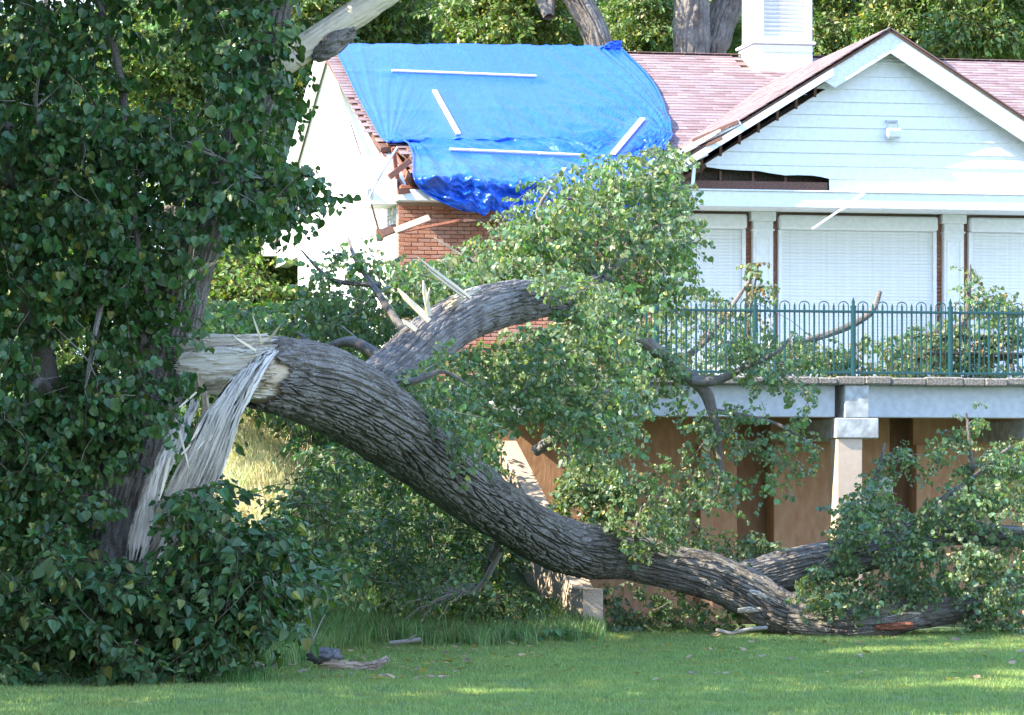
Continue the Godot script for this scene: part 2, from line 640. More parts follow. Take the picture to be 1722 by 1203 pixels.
# a torn strip of wood fibres: a bent sheet with thickness, ridged lengthwise, frayed at both ends
func strip(pts: Array, width: Array, side: Vector3, thick: float, seed_: int, col := Color(0.70, 0.60, 0.44)) -> Shape:
	var f1 := FastNoiseLite.new()
	f1.seed = seed_
	f1.frequency = 1.0
	var nx := 26
	var ny := 52
	var sh := Shape.new()
	for face in 2:
		var g := PackedVector3Array()
		var cc := PackedColorArray()
		for i in ny + 1:
			for j in nx + 1:
				var u := float(j) / nx
				var fray := 0.16 * f1.get_noise_2d(u * 30.0, 3.0) + 0.10 * f1.get_noise_2d(u * 90.0, 9.0)
				var f := float(i) / ny
				f = clampf(lerpf(0.06 + fray, 0.88 + 0.20 * f1.get_noise_2d(u * 26.0, 70.0) + 0.16 * f1.get_noise_2d(u * 80.0, 40.0), f), 0.0, 1.0) * (pts.size() - 1)
				var p: Vector3 = catmull(pts, f)
				var w: float = catmull(width, f)
				var dir: Vector3 = (catmull(pts, minf(f + 0.05, pts.size() - 1)) - catmull(pts, maxf(f - 0.05, 0.0))).normalized()
				var x := (side - dir * side.dot(dir)).normalized()
				var z := x.cross(dir)
				var e := (u - 0.5) * (1.0 + 0.16 * f1.get_noise_2d(f * 5.0, u * 2.0 + 20.0))
				var ridge := f1.get_noise_2d(u * 14.0, f * 0.5) * 0.012 - 0.03 * smoothstep(0.10, 0.0, absf(f1.get_noise_2d(u * 8.0, f * 0.22 + 60.0))) + f1.get_noise_2d(u * 60.0, f * 0.7) * 0.008
				var cup := (u - 0.5) * (u - 0.5) * w * 0.55
				var edge := 1.0 - pow(absf(u - 0.5) * 2.0, 3.0)
				g.push_back(p + x * e * w + z * (ridge + cup + (0.5 if face == 0 else -0.5) * thick * (0.25 + 0.75 * edge)))
				var k := 0.88 + 0.22 * f1.get_noise_2d(u * 40.0, f * 0.7)
				cc.push_back(Color(col.r * k, col.g * k * (0.98 + 0.05 * f1.get_noise_2d(u * 9.0, f)), col.b * k))
		sh.grid(g, ny + 1, nx + 1, cc, face == 1)
	return sh

# ---------------------------------------------------------------- the building
func pick4(a: Array) -> Variant:
	return a[rng.randi() % a.size()]

# overlapping tabs on a slope: u runs along the courses, k down the slope
func shingles(parent: Node3D, o: Vector3, du: Vector3, dk: Vector3, nrm: Vector3, ulo: float, uhi: float, long: float, inside: Callable, singles: int) -> void:
	var e := 0.19
	var meshes := []
	var shapes := []
	for c in [Color(0.40, 0.275, 0.265), Color(0.35, 0.235, 0.23), Color(0.44, 0.32, 0.305), Color(0.37, 0.275, 0.275), Color(0.32, 0.20, 0.195)]:
		var s := Shape.new()
		s.tint = c
		s.box(Vector3(0.004, 0, 0), Vector3(0.296, 0.014, e * 1.25), 0.003, Transform3D(Basis(Vector3.RIGHT, -0.055), Vector3(0, 0.014, 0)))
		shapes.append(s)
		meshes.append(s.mesh())
	var rest := Shape.new()
	var row := 0
	var k := 0.0
	var cand := []
	while k < long:
		var u := ulo
		while u < uhi - 0.03:
			var wide := minf(0.15 if row % 2 and u == ulo else 0.3, uhi - u)
			var how: int = inside.call(u + wide * 0.5, k + e * 0.6)
			if how > 0:
				var x := Transform3D(Basis(du * wide / 0.3, nrm, dk), o + du * u + dk * (k + rng.randf_range(-0.006, 0.006)) + nrm * rng.randf_range(0.0, 0.004))
				if how == 2:
					cand.append(x)
				else:
					rest.put(shapes[rng.randi() % 5], x)
			u += wide
		k += e
		row += 1
	for i in cand.size():
		if i < singles:
			obj("shingle", pick4(meshes), M.shingle, parent, cand[i])
		else:
			rest.put(shapes[rng.randi() % 5], cand[i])
	if rest.v.size():
		kind(obj("shingles", rest, M.shingle, parent), "stuff")

func bricks(parent: Node3D, ulo: float, uhi: float, vlo: float, vhi: float, w: float, mat: Material, single: Callable, limit: int) -> void:
	var tones := [Color(0.62, 0.26, 0.16), Color(0.67, 0.30, 0.19), Color(0.57, 0.225, 0.14), Color(0.63, 0.31, 0.22), Color(0.70, 0.35, 0.24)]
	var meshes := []
	var shapes := []
	for c in tones:
		var s := Shape.new()
		s.tint = c
		s.box(Vector3(0.005, 0.005, -0.03), Vector3(0.215, 0.061, 0.0), 0.004)
		shapes.append(s)
		meshes.append(s.mesh())
	var rest := Shape.new()
	var v := vlo
	var row := 0
	var made := 0
	while v < vhi - 0.05:
		var u := ulo - (0.11 if row % 2 else 0.0)
		while u < uhi:
			var a := maxf(u, ulo)
			var b := minf(u + 0.22, uhi)
			if b - a > 0.04:
				var x := Transform3D(Basis.IDENTITY.scaled(Vector3((b - a) / 0.22, 1, 1)), Vector3(a, v, w + rng.randf_range(-0.003, 0.003)))
				if made < limit and single.call(a, v):
					obj("brick", pick4(meshes), mat, parent, x)
					made += 1
				else:
					rest.put(shapes[rng.randi() % 5], x)
			u += 0.22
		v += 0.067
		row += 1
	if rest.v.size():
		kind(obj("bricks", rest, mat, parent), "stuff")

func build_pavilion() -> void:
	var b := thing("pavilion_building", "white pavilion with brick wall, red shingle roof, storm torn gable and roll down shutters", "building", frame_b())
	# main roof deck: front slope with its torn lower corner, and rear slope
	var deck := Shape.new()
	var poly := []
	for q in [[553, 88], [575, 140], [612, 205], [640, 246], [664, 243], [690, 262], [706, 300]]:
		poly.append(on_slope(q[0], q[1]))
	poly[0] = Vector3(-5.62, slope_v(-12.0), -12.0)
	poly.append(Vector3(-5.0, slope_v(-3.62), -3.62))
	poly.append(Vector3(-1.15, slope_v(-3.65), -3.65))
	poly.append(Vector3(-1.15, slope_v(-3.7), -3.7))
	poly.append(Vector3(9.5, slope_v(-3.7), -3.7))
	poly.append(Vector3(9.5, slope_v(-12.0), -12.0))
	for i in poly.size():
		poly[i].y = slope_v(poly[i].z) - 0.11
	var nrm := Vector3(0, 1, 0.3889).normalized()
	deck.slab(poly, nrm * 0.09)
	var back := Vector3(0, 1, -0.3889).normalized()
	deck.slab([Vector3(-5.50, 10.44, -12.0), Vector3(9.5, 10.44, -12.0), Vector3(9.5, 6.95, -21.0), Vector3(-5.50, 6.95, -21.0)], back * 0.09)
	var roof := obj("main_roof", deck, M.bare_wood, b)
	var ridge_cap := Shape.new()
	var u := -5.6
	while u < 9.4:
		ridge_cap.tint = Color(0.38, 0.235, 0.225) * rng.randf_range(0.85, 1.1)
		ridge_cap.box(Vector3(u, 10.545 + rng.randf() * 0.006, -12.0), Vector3(u + 0.29, 10.56, -11.86), 0.003, Transform3D(Basis.IDENTITY, Vector3.ZERO))
		u += 0.3
	obj("ridge_cap", ridge_cap, M.shingle, roof)
	var dk := Vector3(0, -0.3889, 1).normalized()
	var pg := PackedVector2Array()
	for p in poly:
		pg.push_back(Vector2(p.x, p.z))
	var cos_k := dk.z
	shingles(roof, Vector3(0, slope_v(-12.0), -12.0) - nrm * 0.025, Vector3.RIGHT, dk, nrm, -5.6, 9.4, 9.4, func(uu, kk):
		var w: float = -12.0 + kk * cos_k
		if not Geometry2D.is_point_in_polygon(Vector2(uu, w), pg):
			return 0
		var vv := slope_v(w)
		if vv < 9.83 - 0.62 * absf(uu - 2.55) - 0.12:
			return 0
		if uu > 2.3 and uu < 3.6 and w < -10.95:
			return 0
		var q := sight(frame_b() * Vector3(uu, vv, w))
		if q.x > 1112 and q.x < 1330 and q.y < 235:
			return 2
		if q.x > 1590 and q.x < 1722:
			return 2
		return 1, 240)
	# the front gable's own roof
	var gr := Shape.new()
	var su := Vector3(1, 0.62, 0).normalized()
	var gl := Vector3(-0.62, 1, 0).normalized()
	gr.slab([Vector3(-1.42, 7.325, -2.15), Vector3(2.55, 9.785, -2.15), Vector3(2.55, 9.785, -9.9), Vector3(-1.42, 7.325, -3.56)], gl * 0.035)
	gr.slab([Vector3(6.52, 7.325, -2.15), Vector3(2.55, 9.785, -2.15), Vector3(2.55, 9.785, -9.9), Vector3(6.52, 7.325, -3.56)], Vector3(0.62, 1, 0).normalized() * 0.035)
	var groof := obj("gable_roof", gr, M.bare_wood, b)
	shingles(groof, Vector3(2.55, 9.842, -2.13 - 8.6), Vector3(0, 0, 1), -su, gl, 0.0, 8.6, 4.55, func(uu, kk):
		var p: Vector3 = Vector3(2.55, 9.83, -10.73) - su * kk + Vector3(0, 0, uu)
		if slope_v(p.z) > p.y + 0.02:
			return 0
		if kk > 4.1 and rng.randf() < 0.5:
			return 0
		return 2 if uu > 7.0 else 1, 150)
	var right := Shape.new()
	right.tint = Color(0.37, 0.23, 0.22)
	right.slab([Vector3(6.55, 7.35, -2.13), Vector3(2.55, 9.83, -2.13), Vector3(2.55, 9.83, -10.0), Vector3(6.55, 7.35, -3.7)], Vector3(0.62, 1, 0).normalized() * 0.02)
	obj("right_slope_covering", right, M.shingle, groof)
	# gable wall: dark sheathing behind, then lapped boards
	var sheath := Shape.new()
	sheath.slab([Vector3(-1.3, 7.1, -2.85), Vector3(6.4, 7.1, -2.85), Vector3(2.55, 9.62, -2.85)], Vector3(0, 0, -0.04))
	var gw := obj("gable_wall", sheath, M.table, b)
	for i in 11:
		var v0 := 7.165 + 0.213 * i
		var v1 := v0 + 0.222
		var sag := 0.012 * (rng.randf() - 0.5)
		var ul0 := 2.55 - (9.83 - 0.335 - v0) / 0.62
		var ul1 := 2.55 - (9.83 - 0.335 - v1) / 0.62
		var ur0 := 2.55 + (9.83 - 0.22 - v0) / 0.62
		var ur1 := 2.55 + (9.83 - 0.22 - v1) / 0.62
		if v1 > 9.0:
			ul0 -= 0.2
			ul1 = maxf(ul1 - 0.2, 1.4)
		if v1 > 9.4:
			continue
		if i == 0:
			ul0 = 1.59
			ul1 = 1.59
		var s := Shape.new()
		var lo := [Vector3(ul0, v0 + sag, -2.488), Vector3(ur0, v0, -2.488), Vector3(ur1, v1, -2.512), Vector3(ul1, v1 + sag, -2.512)]
		if i == 1:
			# the second board is split: its lower left edge hangs ragged
			lo = [Vector3(1.6, v0, -2.488), Vector3(ur0, v0, -2.488), Vector3(ur1, v1, -2.512), Vector3(ul1, v1, -2.512)]
			var uu := ul1 + 0.02
			var ragged := []
			while uu < 1.55:
				ragged.append(Vector3(uu, lerpf(v1 - 0.06, v0 + 0.03, smoothstep(-0.6, 1.5, uu)) + rng.randf_range(-0.02, 0.02), -2.492))
				uu += rng.randf_range(0.12, 0.3)
			ragged.reverse()
			var rr := [lo[0], lo[1], lo[2], lo[3]]
			var full := [lo[1], lo[2], lo[3]]
			for k in range(ragged.size() - 1, -1, -1):
				full.append(ragged[k])
			full.append(lo[0])
			s.slab(full, Vector3(0, 0, -0.022))
		else:
			s.slab(lo, Vector3(0, 0, -0.022))
		obj("board", s, M.white, gw)
	var beam := Shape.new()
	beam.box(Vector3(-1.02, 7.175, -2.66), Vector3(1.575, 7.325, -2.53), 0.01)
	obj("exposed_beam", beam, M.bare_wood, gw).set_meta("label", "bare dark beam where the lower boards are gone")
	for k in 4:
		var st := Shape.new()
		st.box(Vector3(-0.8 + k * 0.55, 7.30, -2.72), Vector3(-0.76 + k * 0.55, 7.5, -2.6), 0.004)
		obj("stud", st, M.bare_wood, gw)
	# apex vent
	var vent := Shape.new()
	vent.slab([Vector3(2.12, 9.28, -2.50), Vector3(2.98, 9.28, -2.50), Vector3(2.55, 9.56, -2.50)], Vector3(0, 0, -0.05))
	var vn := obj("apex_vent", vent, M.white, gw)
	for k in 4:
		var s := Shape.new()
		var hw := 0.36 - k * 0.085
		s.box(Vector3(2.55 - hw, 9.29 + k * 0.055, -2.50), Vector3(2.55 + hw, 9.325 + k * 0.055, -2.47), 0.004, Transform3D.IDENTITY)
		obj("vent_slat", s, M.white, vn)
	# rakes: the right one whole, the left one torn off but for its top
	var rk := Shape.new()
	rk.slab([Vector3(2.55, 9.80, -2.18), Vector3(6.62, 7.277, -2.18), Vector3(6.62, 6.917, -2.18), Vector3(2.55, 9.44, -2.18)], Vector3(0, 0, -0.035))
	obj("rake_board", rk, M.peeling, b)
	var rk2 := Shape.new()
	rk2.slab([Vector3(2.548, 9.80, -2.178), Vector3(2.548, 9.44, -2.178), Vector3(1.60, 8.852, -2.178), Vector3(1.40, 8.97, -2.178), Vector3(1.52, 9.05, -2.178), Vector3(1.50, 9.149, -2.178)], Vector3(0, 0, -0.035))
	obj("rake_board", rk2, M.peeling, b).set_meta("label", "short remnant of the left rake board at the peak")
	var edge := Shape.new()
	edge.slab([Vector3(1.56, 9.17, -2.14), Vector3(-1.15, 7.49, -2.14), Vector3(-1.15, 7.36, -2.14), Vector3(1.56, 9.04, -2.14)], Vector3(0, 0, -0.02))
	obj("roof_edge_strip", edge, M.white, b)
	var stud := Shape.new()
	stud.bar(Vector3(1.55, 8.845, -2.55), Vector3(-1.2, 7.14, -2.55), 0.08, 0.05, Vector3(0, 0, 1), 0.005)
	obj("bare_rake_stud", stud, M.bare_wood, b)
	for k in 8:
		var lk := Shape.new()
		var uu := 1.3 - k * 0.32
		var top := 9.83 - 0.62 * (2.55 - uu) - 0.14
		lk.bar(Vector3(uu, top, -2.3), Vector3(uu + 0.07, top - 0.27, -2.62), 0.045, 0.045, Vector3.RIGHT, 0.003)
		obj("lookout", lk, M.bare_wood, b)
	# broken ends at the gable's lower left corner
	for q in [[1120, 268, 1245, 205, 0.09, 0], [1128, 276, 1178, 248, 0.10, 0], [1135, 284, 1190, 258, 0.07, 0], [1165, 238, 1242, 205, 0.07, 1], [1150, 262, 1215, 232, 0.05, 1], [1165, 312, 1168, 272, 0.06, 0]]:
		var s := Shape.new()
		s.bar(on_w(q[0], q[1], -2.25), on_w(q[2], q[3], -2.05 - 0.2 * rng.randf()), q[4], 0.025, Vector3(0.2, 0.3, 1), 0.004)
		obj("broken_board", s, M.bare_wood if q[5] else M.white, b)
	# the long white fascia and the ceiling behind it
	var fa := Shape.new()
	fa.box(Vector3(-1.08, 6.885, -2.52), Vector3(6.6, 7.15, -2.36), 0.012)
	obj("fascia", fa, M.white, b)
	var cap := Shape.new()
	cap.box(Vector3(-1.10, 7.145, -2.50), Vector3(6.62, 7.172, -2.33), 0.006)
	obj("fascia_cap", cap, M.white, b)
	var so := Shape.new()
	so.box(Vector3(-1.08, 6.90, -3.7), Vector3(6.6, 6.94, -2.53))
	obj("porch_ceiling", so, M.white, b)
	# wall with piers, pilasters and shutters
	var wall := Shape.new()
	wall.box(Vector3(-5.42, 0.5, -3.95), Vector3(9.0, 6.98, -3.645))
	var fw := obj("front_wall", wall, M.mortar, b)
	bricks(fw, -5.44, -1.1, 3.98, 6.97, -3.60, M.brick, func(uu, vv): return vv > 5.55 and uu < -2.9, 290)
	for q in [0.43, 3.735]:
		bricks(fw, q, q + 0.52, 3.98, 6.89, -3.585, M.brick, func(_a, _b): return false, 0)
		var ps := Shape.new()
		ps.box(Vector3(q + 0.09, 3.98, -3.57), Vector3(q + 0.43, 6.74, -3.38), 0.008)
		var pl := obj("pilaster", ps, M.white, b)
		var cp := Shape.new()
		cp.box(Vector3(q + 0.05, 6.74, -3.58), Vector3(q + 0.47, 6.90, -3.34), 0.01)
		obj("capital", cp, M.white, pl)
		var ring := Shape.new()
		ring.box(Vector3(q + 0.07, 6.575, -3.57), Vector3(q + 0.45, 6.605, -3.355), 0.006)
		obj("necking", ring, M.white, pl)
		# raised frame round a sunk panel
		for e in [[0.13, 4.2, 0.165, 6.47], [0.355, 4.2, 0.39, 6.47], [0.167, 6.435, 0.353, 6.47], [0.167, 4.2, 0.353, 4.235]]:
			var fr := Shape.new()
			fr.box(Vector3(q + e[0], e[1], -3.385), Vector3(q + e[2], e[3], -3.362), 0.006)
			obj("panel_moulding", fr, M.white, pl)
	for q in [[-1.1, 0.41], [0.97, 3.715], [4.275, 7.0]]:
		var hs := Shape.new()
		hs.box(Vector3(q[0], 6.61, -3.58), Vector3(q[1] + 0.01, 6.85, -3.39), 0.03)
		var house := obj("shutter", hs, M.white, b)
		for side in [0, 1]:
			var g := Shape.new()
			var gu: float = q[0] if side == 0 else q[1] - 0.06
			g.box(Vector3(gu, 3.98, -3.56), Vector3(gu + 0.06, 6.608, -3.46), 0.005)
			obj("guide_rail", g, M.white, house)
		var slat := Shape.new()
		var gg := PackedVector3Array()
		for i in 7:
			var f := i / 6.0
			for uu in [q[0] + 0.062, q[1] - 0.062]:
				gg.push_back(Vector3(uu, 0.054 * f, 0.007 * sin(PI * f)))
		slat.grid(gg, 7, 2)
		slat.box(Vector3(q[0] + 0.062, -0.004, -0.010), Vector3(q[1] - 0.062, 0.003, -0.003))
		var sm := slat.mesh()
		for i in 47:
			obj("slat", sm, M.shutter, house, Transform3D(Basis(Vector3.RIGHT, rng.randf_range(-0.07, 0.07)), Vector3(0, 4.0 + i * 0.0555, -3.53 + rng.randf_range(-0.002, 0.002))))
	# white eave band over the brick, and the torn corner with its bare framing
	var ev := Shape.new()
	ev.box(Vector3(-5.50, 6.985, -3.66), Vector3(-1.1, 7.17, -3.30), 0.01)
	obj("eave_band", ev, M.white, b)
	var cb := Shape.new()
	cb.box(Vector3(-5.86, 6.94, -4.6), Vector3(-5.45, 7.72, -3.62), 0.012)
	obj("corner_box", cb, M.stucco, b)
	for k in 5:
		var rf := Shape.new()
		var ru := -5.36 + k * 0.20
		rf.bar(Vector3(ru, 7.14, -3.45), Vector3(ru, slope_v(-6.2) - 0.22, -6.2), 0.05, 0.14, Vector3.UP, 0.004)
		obj("rafter", rf, M.red_wood, b)
	var pt := Shape.new()
	pt.box(Vector3(-5.42, 7.18, -3.62), Vector3(-4.6, 7.25, -3.44), 0.006)
	obj("wall_plate", pt, M.red_wood, b)
	for q in [[655, 298, 690, 270, 0.10, 0.04], [668, 322, 735, 318, 0.09, 0.05], [661, 248, 668, 300, 0.07, 0.04], [682, 296, 706, 318, 0.16, 0.03]]:
		var s := Shape.new()
		s.bar(on_w(q[0], q[1], -3.25), on_w(q[2], q[3], -3.5), q[4], q[5], Vector3(0.3, 0.2, 1), 0.004)
		obj("broken_rafter", s, M.red_wood, b)
	# left end wall, its eaves and what is left of its rake
	var ew := Shape.new()
	ew.slab([Vector3(-5.45, 0.5, -3.66), Vector3(-5.45, 6.98, -3.66), Vector3(-5.45, slope_v(-4.6) - 0.15, -4.6), Vector3(-5.45, 10.40, -12.0), Vector3(-5.45, 7.1, -20.7), Vector3(-5.45, 6.95, -20.7), Vector3(-5.45, 6.95, -16.4), Vector3(-5.45, 0.5, -16.4)], Vector3(0.25, 0, 0))
	var en := obj("end_wall", ew, M.stucco, b)
	var rows := Shape.new()
	var tones := [Color(0.74, 0.70, 0.66), Color(0.80, 0.77, 0.74), Color(0.66, 0.58, 0.52), Color(0.78, 0.74, 0.70)]
	for r in 62:
		var w := -3.68 - (0.11 if r % 2 else 0.0)
		for k in 12:
			if rng.randf() < 0.93 - k * 0.05:
				rows.tint = tones[rng.randi() % 4]
				rows.box(Vector3(-5.466, 3.2 + r * 0.067, w - 0.212), Vector3(-5.448, 3.2 + r * 0.067 + 0.058, w), 0.004)
			w -= 0.22
	kind(obj("painted_bricks", rows, M.brick, en), "stuff")
	var rb := Shape.new()
	rb.bar(Vector3(-5.56, slope_v(-12.0) - 0.14, -12.1), Vector3(-5.56, 7.06, -21.2), 0.14, 0.30, Vector3.UP, 0.006)
	obj("rear_rake_board", rb, M.stucco, b)
	var eb := Shape.new()
	eb.box(Vector3(-5.70, 7.18, -21.3), Vector3(-5.47, 7.62, -19.8), 0.01)
	obj("rear_eave_box", eb, M.stucco, b)
	var loose := Shape.new()
	loose.bar(on_w(553, 104, -11.9), on_w(619, 327, -3.6), 0.05, 0.20, Vector3.UP, 0.006)
	obj("loose_rake_board", loose, M.stucco, b).set_meta("label", "white rake board hanging loose along the end gable")
	var under := Shape.new()
	under.slab([on_w(558, 118, -11.5), on_w(612, 215, -8.0), on_w(640, 262, -5.0), on_w(606, 262, -5.4)], Vector3(0.03, 0, 0))
	obj("bare_gable_sheathing", under, M.bare_wood, b)
	# cupola
	var cu := Vector3(2.38, 0, -10.9)
	var base := Shape.new()
	base.box(Vector3(2.40, 10.0, -12.05), Vector3(3.50, 10.64, -10.92), 0.01)
	var cup := obj("cupola", base, M.white, b)
	for k in 4:
		var s := Shape.new()
		s.box(Vector3(2.385, 10.05 + k * 0.145, -10.925), Vector3(3.515, 10.188 + k * 0.145, -10.90), 0.006)
		s.box(Vector3(2.38, 10.05 + k * 0.145, -12.06), Vector3(2.405, 10.188 + k * 0.145, -10.93), 0.006)
		obj("base_board", s, M.white, cup)
	var ledge := Shape.new()
	ledge.box(Vector3(2.33, 10.64, -12.12), Vector3(3.57, 10.69, -10.85), 0.012)
	obj("ledge", ledge, M.white, cup)
	for q in [[2.44, -10.99], [3.37, -10.99], [2.44, -12.04], [3.37, -12.04]]:
		var s := Shape.new()
		s.box(Vector3(q[0], 10.69, q[1] - 0.0), Vector3(q[0] + 0.14, 12.3, q[1] + 0.09), 0.01)
		obj("corner_post", s, M.white, cup)
	var core := Shape.new()
	core.box(Vector3(2.56, 10.69, -11.9), Vector3(3.40, 12.3, -11.1))
	obj("louvre_backing", core, M.steel, cup)
	var low := Shape.new()
	low.box(Vector3(2.582, 10.69, -11.01), Vector3(3.368, 10.80, -10.95), 0.006)
	low.box(Vector3(2.45, 10.69, -11.948), Vector3(2.51, 10.80, -10.992), 0.006)
	obj("bottom_rail", low, M.white, cup)
	var sl := Shape.new()
	sl.box(Vector3(2.582, -0.045, -0.008), Vector3(3.368, 0.045, 0.008), 0.004, Transform3D.IDENTITY)
	var sl2 := Shape.new()
	sl2.box(Vector3(-0.008, -0.045, -11.948), Vector3(0.008, 0.045, -10.992), 0.004)
	for k in 19:
		var v := 10.84 + k * 0.078
		obj("louvre_slat", sl, M.white, cup, Transform3D(Basis(Vector3.RIGHT, 0.75), Vector3(0, v, -10.99)))
		obj("louvre_slat", sl2, M.white, cup, Transform3D(Basis(Vector3(0, 0, 1), 0.75), Vector3(2.49, v, 0)))
	var hat := Shape.new()
	hat.box(Vector3(2.28, 12.3, -12.18), Vector3(3.62, 12.38, -10.8), 0.012)
	var tip := Vector3(2.95, 13.2, -11.5)
	var cs := [Vector3(2.25, 12.38, -10.77), Vector3(3.65, 12.38, -10.77), Vector3(3.65, 12.38, -12.2), Vector3(2.25, 12.38, -12.2)]
	for k in 4:
		hat.tri(cs[k], cs[(k + 1) % 4], tip, (cs[k] + cs[(k + 1) % 4]) / 2 - Vector3(2.95, 12.4, -11.5))
	obj("cupola_roof", hat, M.white, cup)
	# floodlight
	var fl := thing("floodlight", "small white floodlight on a bracket on the gable boards", "light fitting", frame_b() * Transform3D(Basis.IDENTITY, on_w(1500, 220, -2.46)))
	var h := Shape.new()
	h.box(Vector3(-0.13, -0.09, 0.03), Vector3(0.13, 0.06, 0.19), 0.03, Transform3D(Basis(Vector3.RIGHT, 0.25), Vector3.ZERO))
	obj("lamp_housing", h, M.white, fl)
	var br := Shape.new()
	for s in [-0.09, 0.09]:
		br.bar(Vector3(s, 0.03, 0.08), Vector3(s * 0.9, 0.16, 0.03), 0.02, 0.02, Vector3.RIGHT)
	br.box(Vector3(-0.10, 0.14, -0.045), Vector3(0.10, 0.18, 0.035), 0.008)
	obj("bracket", br, M.steel, fl)
	var lens := Shape.new()
	lens.box(Vector3(-0.105, -0.105, 0.06), Vector3(0.105, -0.09, 0.17), 0.004, Transform3D(Basis(Vector3.RIGHT, 0.25), Vector3.ZERO))
	obj("lens", lens, M.steel, fl)

func build_terrace() -> void:
	var t := thing("terrace", "raised concrete terrace with weathered bracket, pale column and ochre wall below", "terrace", frame_b())
	var s := Shape.new()
	s.box(Vector3(-4.6, 3.885, -3.62), Vector3(9.0, 4.0, 0.02), 0.01)
	obj("floor_slab", s, M.concrete, t)
	# crumbling front rim in uneven lengths
	var u := -4.6
	while u < 8.0:
		var l := rng.randf_range(0.25, 0.7)
		var e := Shape.new()
		e.box(Vector3(u, 3.885 + rng.randf_range(-0.012, 0.012), 0.0), Vector3(u + l - 0.004, 4.012 + rng.randf_range(-0.015, 0.01), 0.16 + rng.randf_range(-0.012, 0.012)), 0.02)
		obj("rim_piece", e, M.rim, t)
		u += l
	for q in [[-4.5, 1.03], [1.56, 4.22], [4.75, 8.0]]:
		var b := Shape.new()
		b.box(Vector3(q[0], 3.375, -0.36), Vector3(q[1], 3.883, -0.06), 0.012)
		obj("edge_beam", b, M.concrete, t)
	for q in [1.0, 4.19]:
		var b := Shape.new()
		b.box(Vector3(q + 0.145, 3.362, -0.5), Vector3(q + 0.545, 3.884, 0.10), 0.014)
		var br := obj("bracket", b, M.stained, t)
		var c := Shape.new()
		c.box(Vector3(q, 3.04, -3.0), Vector3(q + 0.70, 3.36, 0.105), 0.014)
		obj("cantilever_beam", c, M.stained, br)
		var k := Shape.new()
		k.box(Vector3(q + 0.035, -0.6, -0.36), Vector3(q + 0.445, 3.038, 0.06), 0.012)
		obj("column", k, M.ochre_pale, t)
	var w := Shape.new()
	for q in [[-4.6, 0.05], [0.62, 2.65], [3.05, 9.0]]:
		w.box(Vector3(q[0], -0.6, -2.9), Vector3(q[1], 3.884, -2.6), 0.01)
	w.box(Vector3(-4.6, -0.6, -3.5), Vector3(9.0, 3.884, -3.3))
	obj("lower_wall", w, M.ochre, t)
	for q in [[0.62, 0.98], [-0.62, -0.40], [3.05, 3.30]]:
		var p := Shape.new()
		p.box(Vector3(q[0], -0.6, -2.598), Vector3(q[1], 3.0, -2.40), 0.012)
		obj("wall_pier", p, M.ochre, t)
	for k in 3:
		var j := Shape.new()
		j.box(Vector3(-3.0 + k * 2.9, 3.55, -3.2), Vector3(-2.7 + k * 2.9, 3.883, -0.37), 0.01)
		obj("floor_joist", j, M.concrete, t)
	var box := thing("junction_box", "small grey metal box on the ochre wall beside the column", "utility box", frame_b() * Transform3D(Basis.IDENTITY, on_w(1487, 816, -2.6)))
	var bx := Shape.new()
	bx.box(Vector3(-0.13, -0.12, 0), Vector3(0.13, 0.12, 0.08), 0.01)
	obj("cover", bx, M.plaque, box)
	var bk := Shape.new()
	bk.box(Vector3(-0.15, -0.14, 0.0), Vector3(0.15, 0.14, 0.02), 0.004)
	obj("back_plate", bk, M.plaque, box)
	bk = Shape.new()
	bk.rod([Vector3(0.05, -0.12, 0.04), Vector3(0.05, -0.9, 0.04)], [0.015, 0.015], 8)
	obj("conduit", bk, M.steel, box)

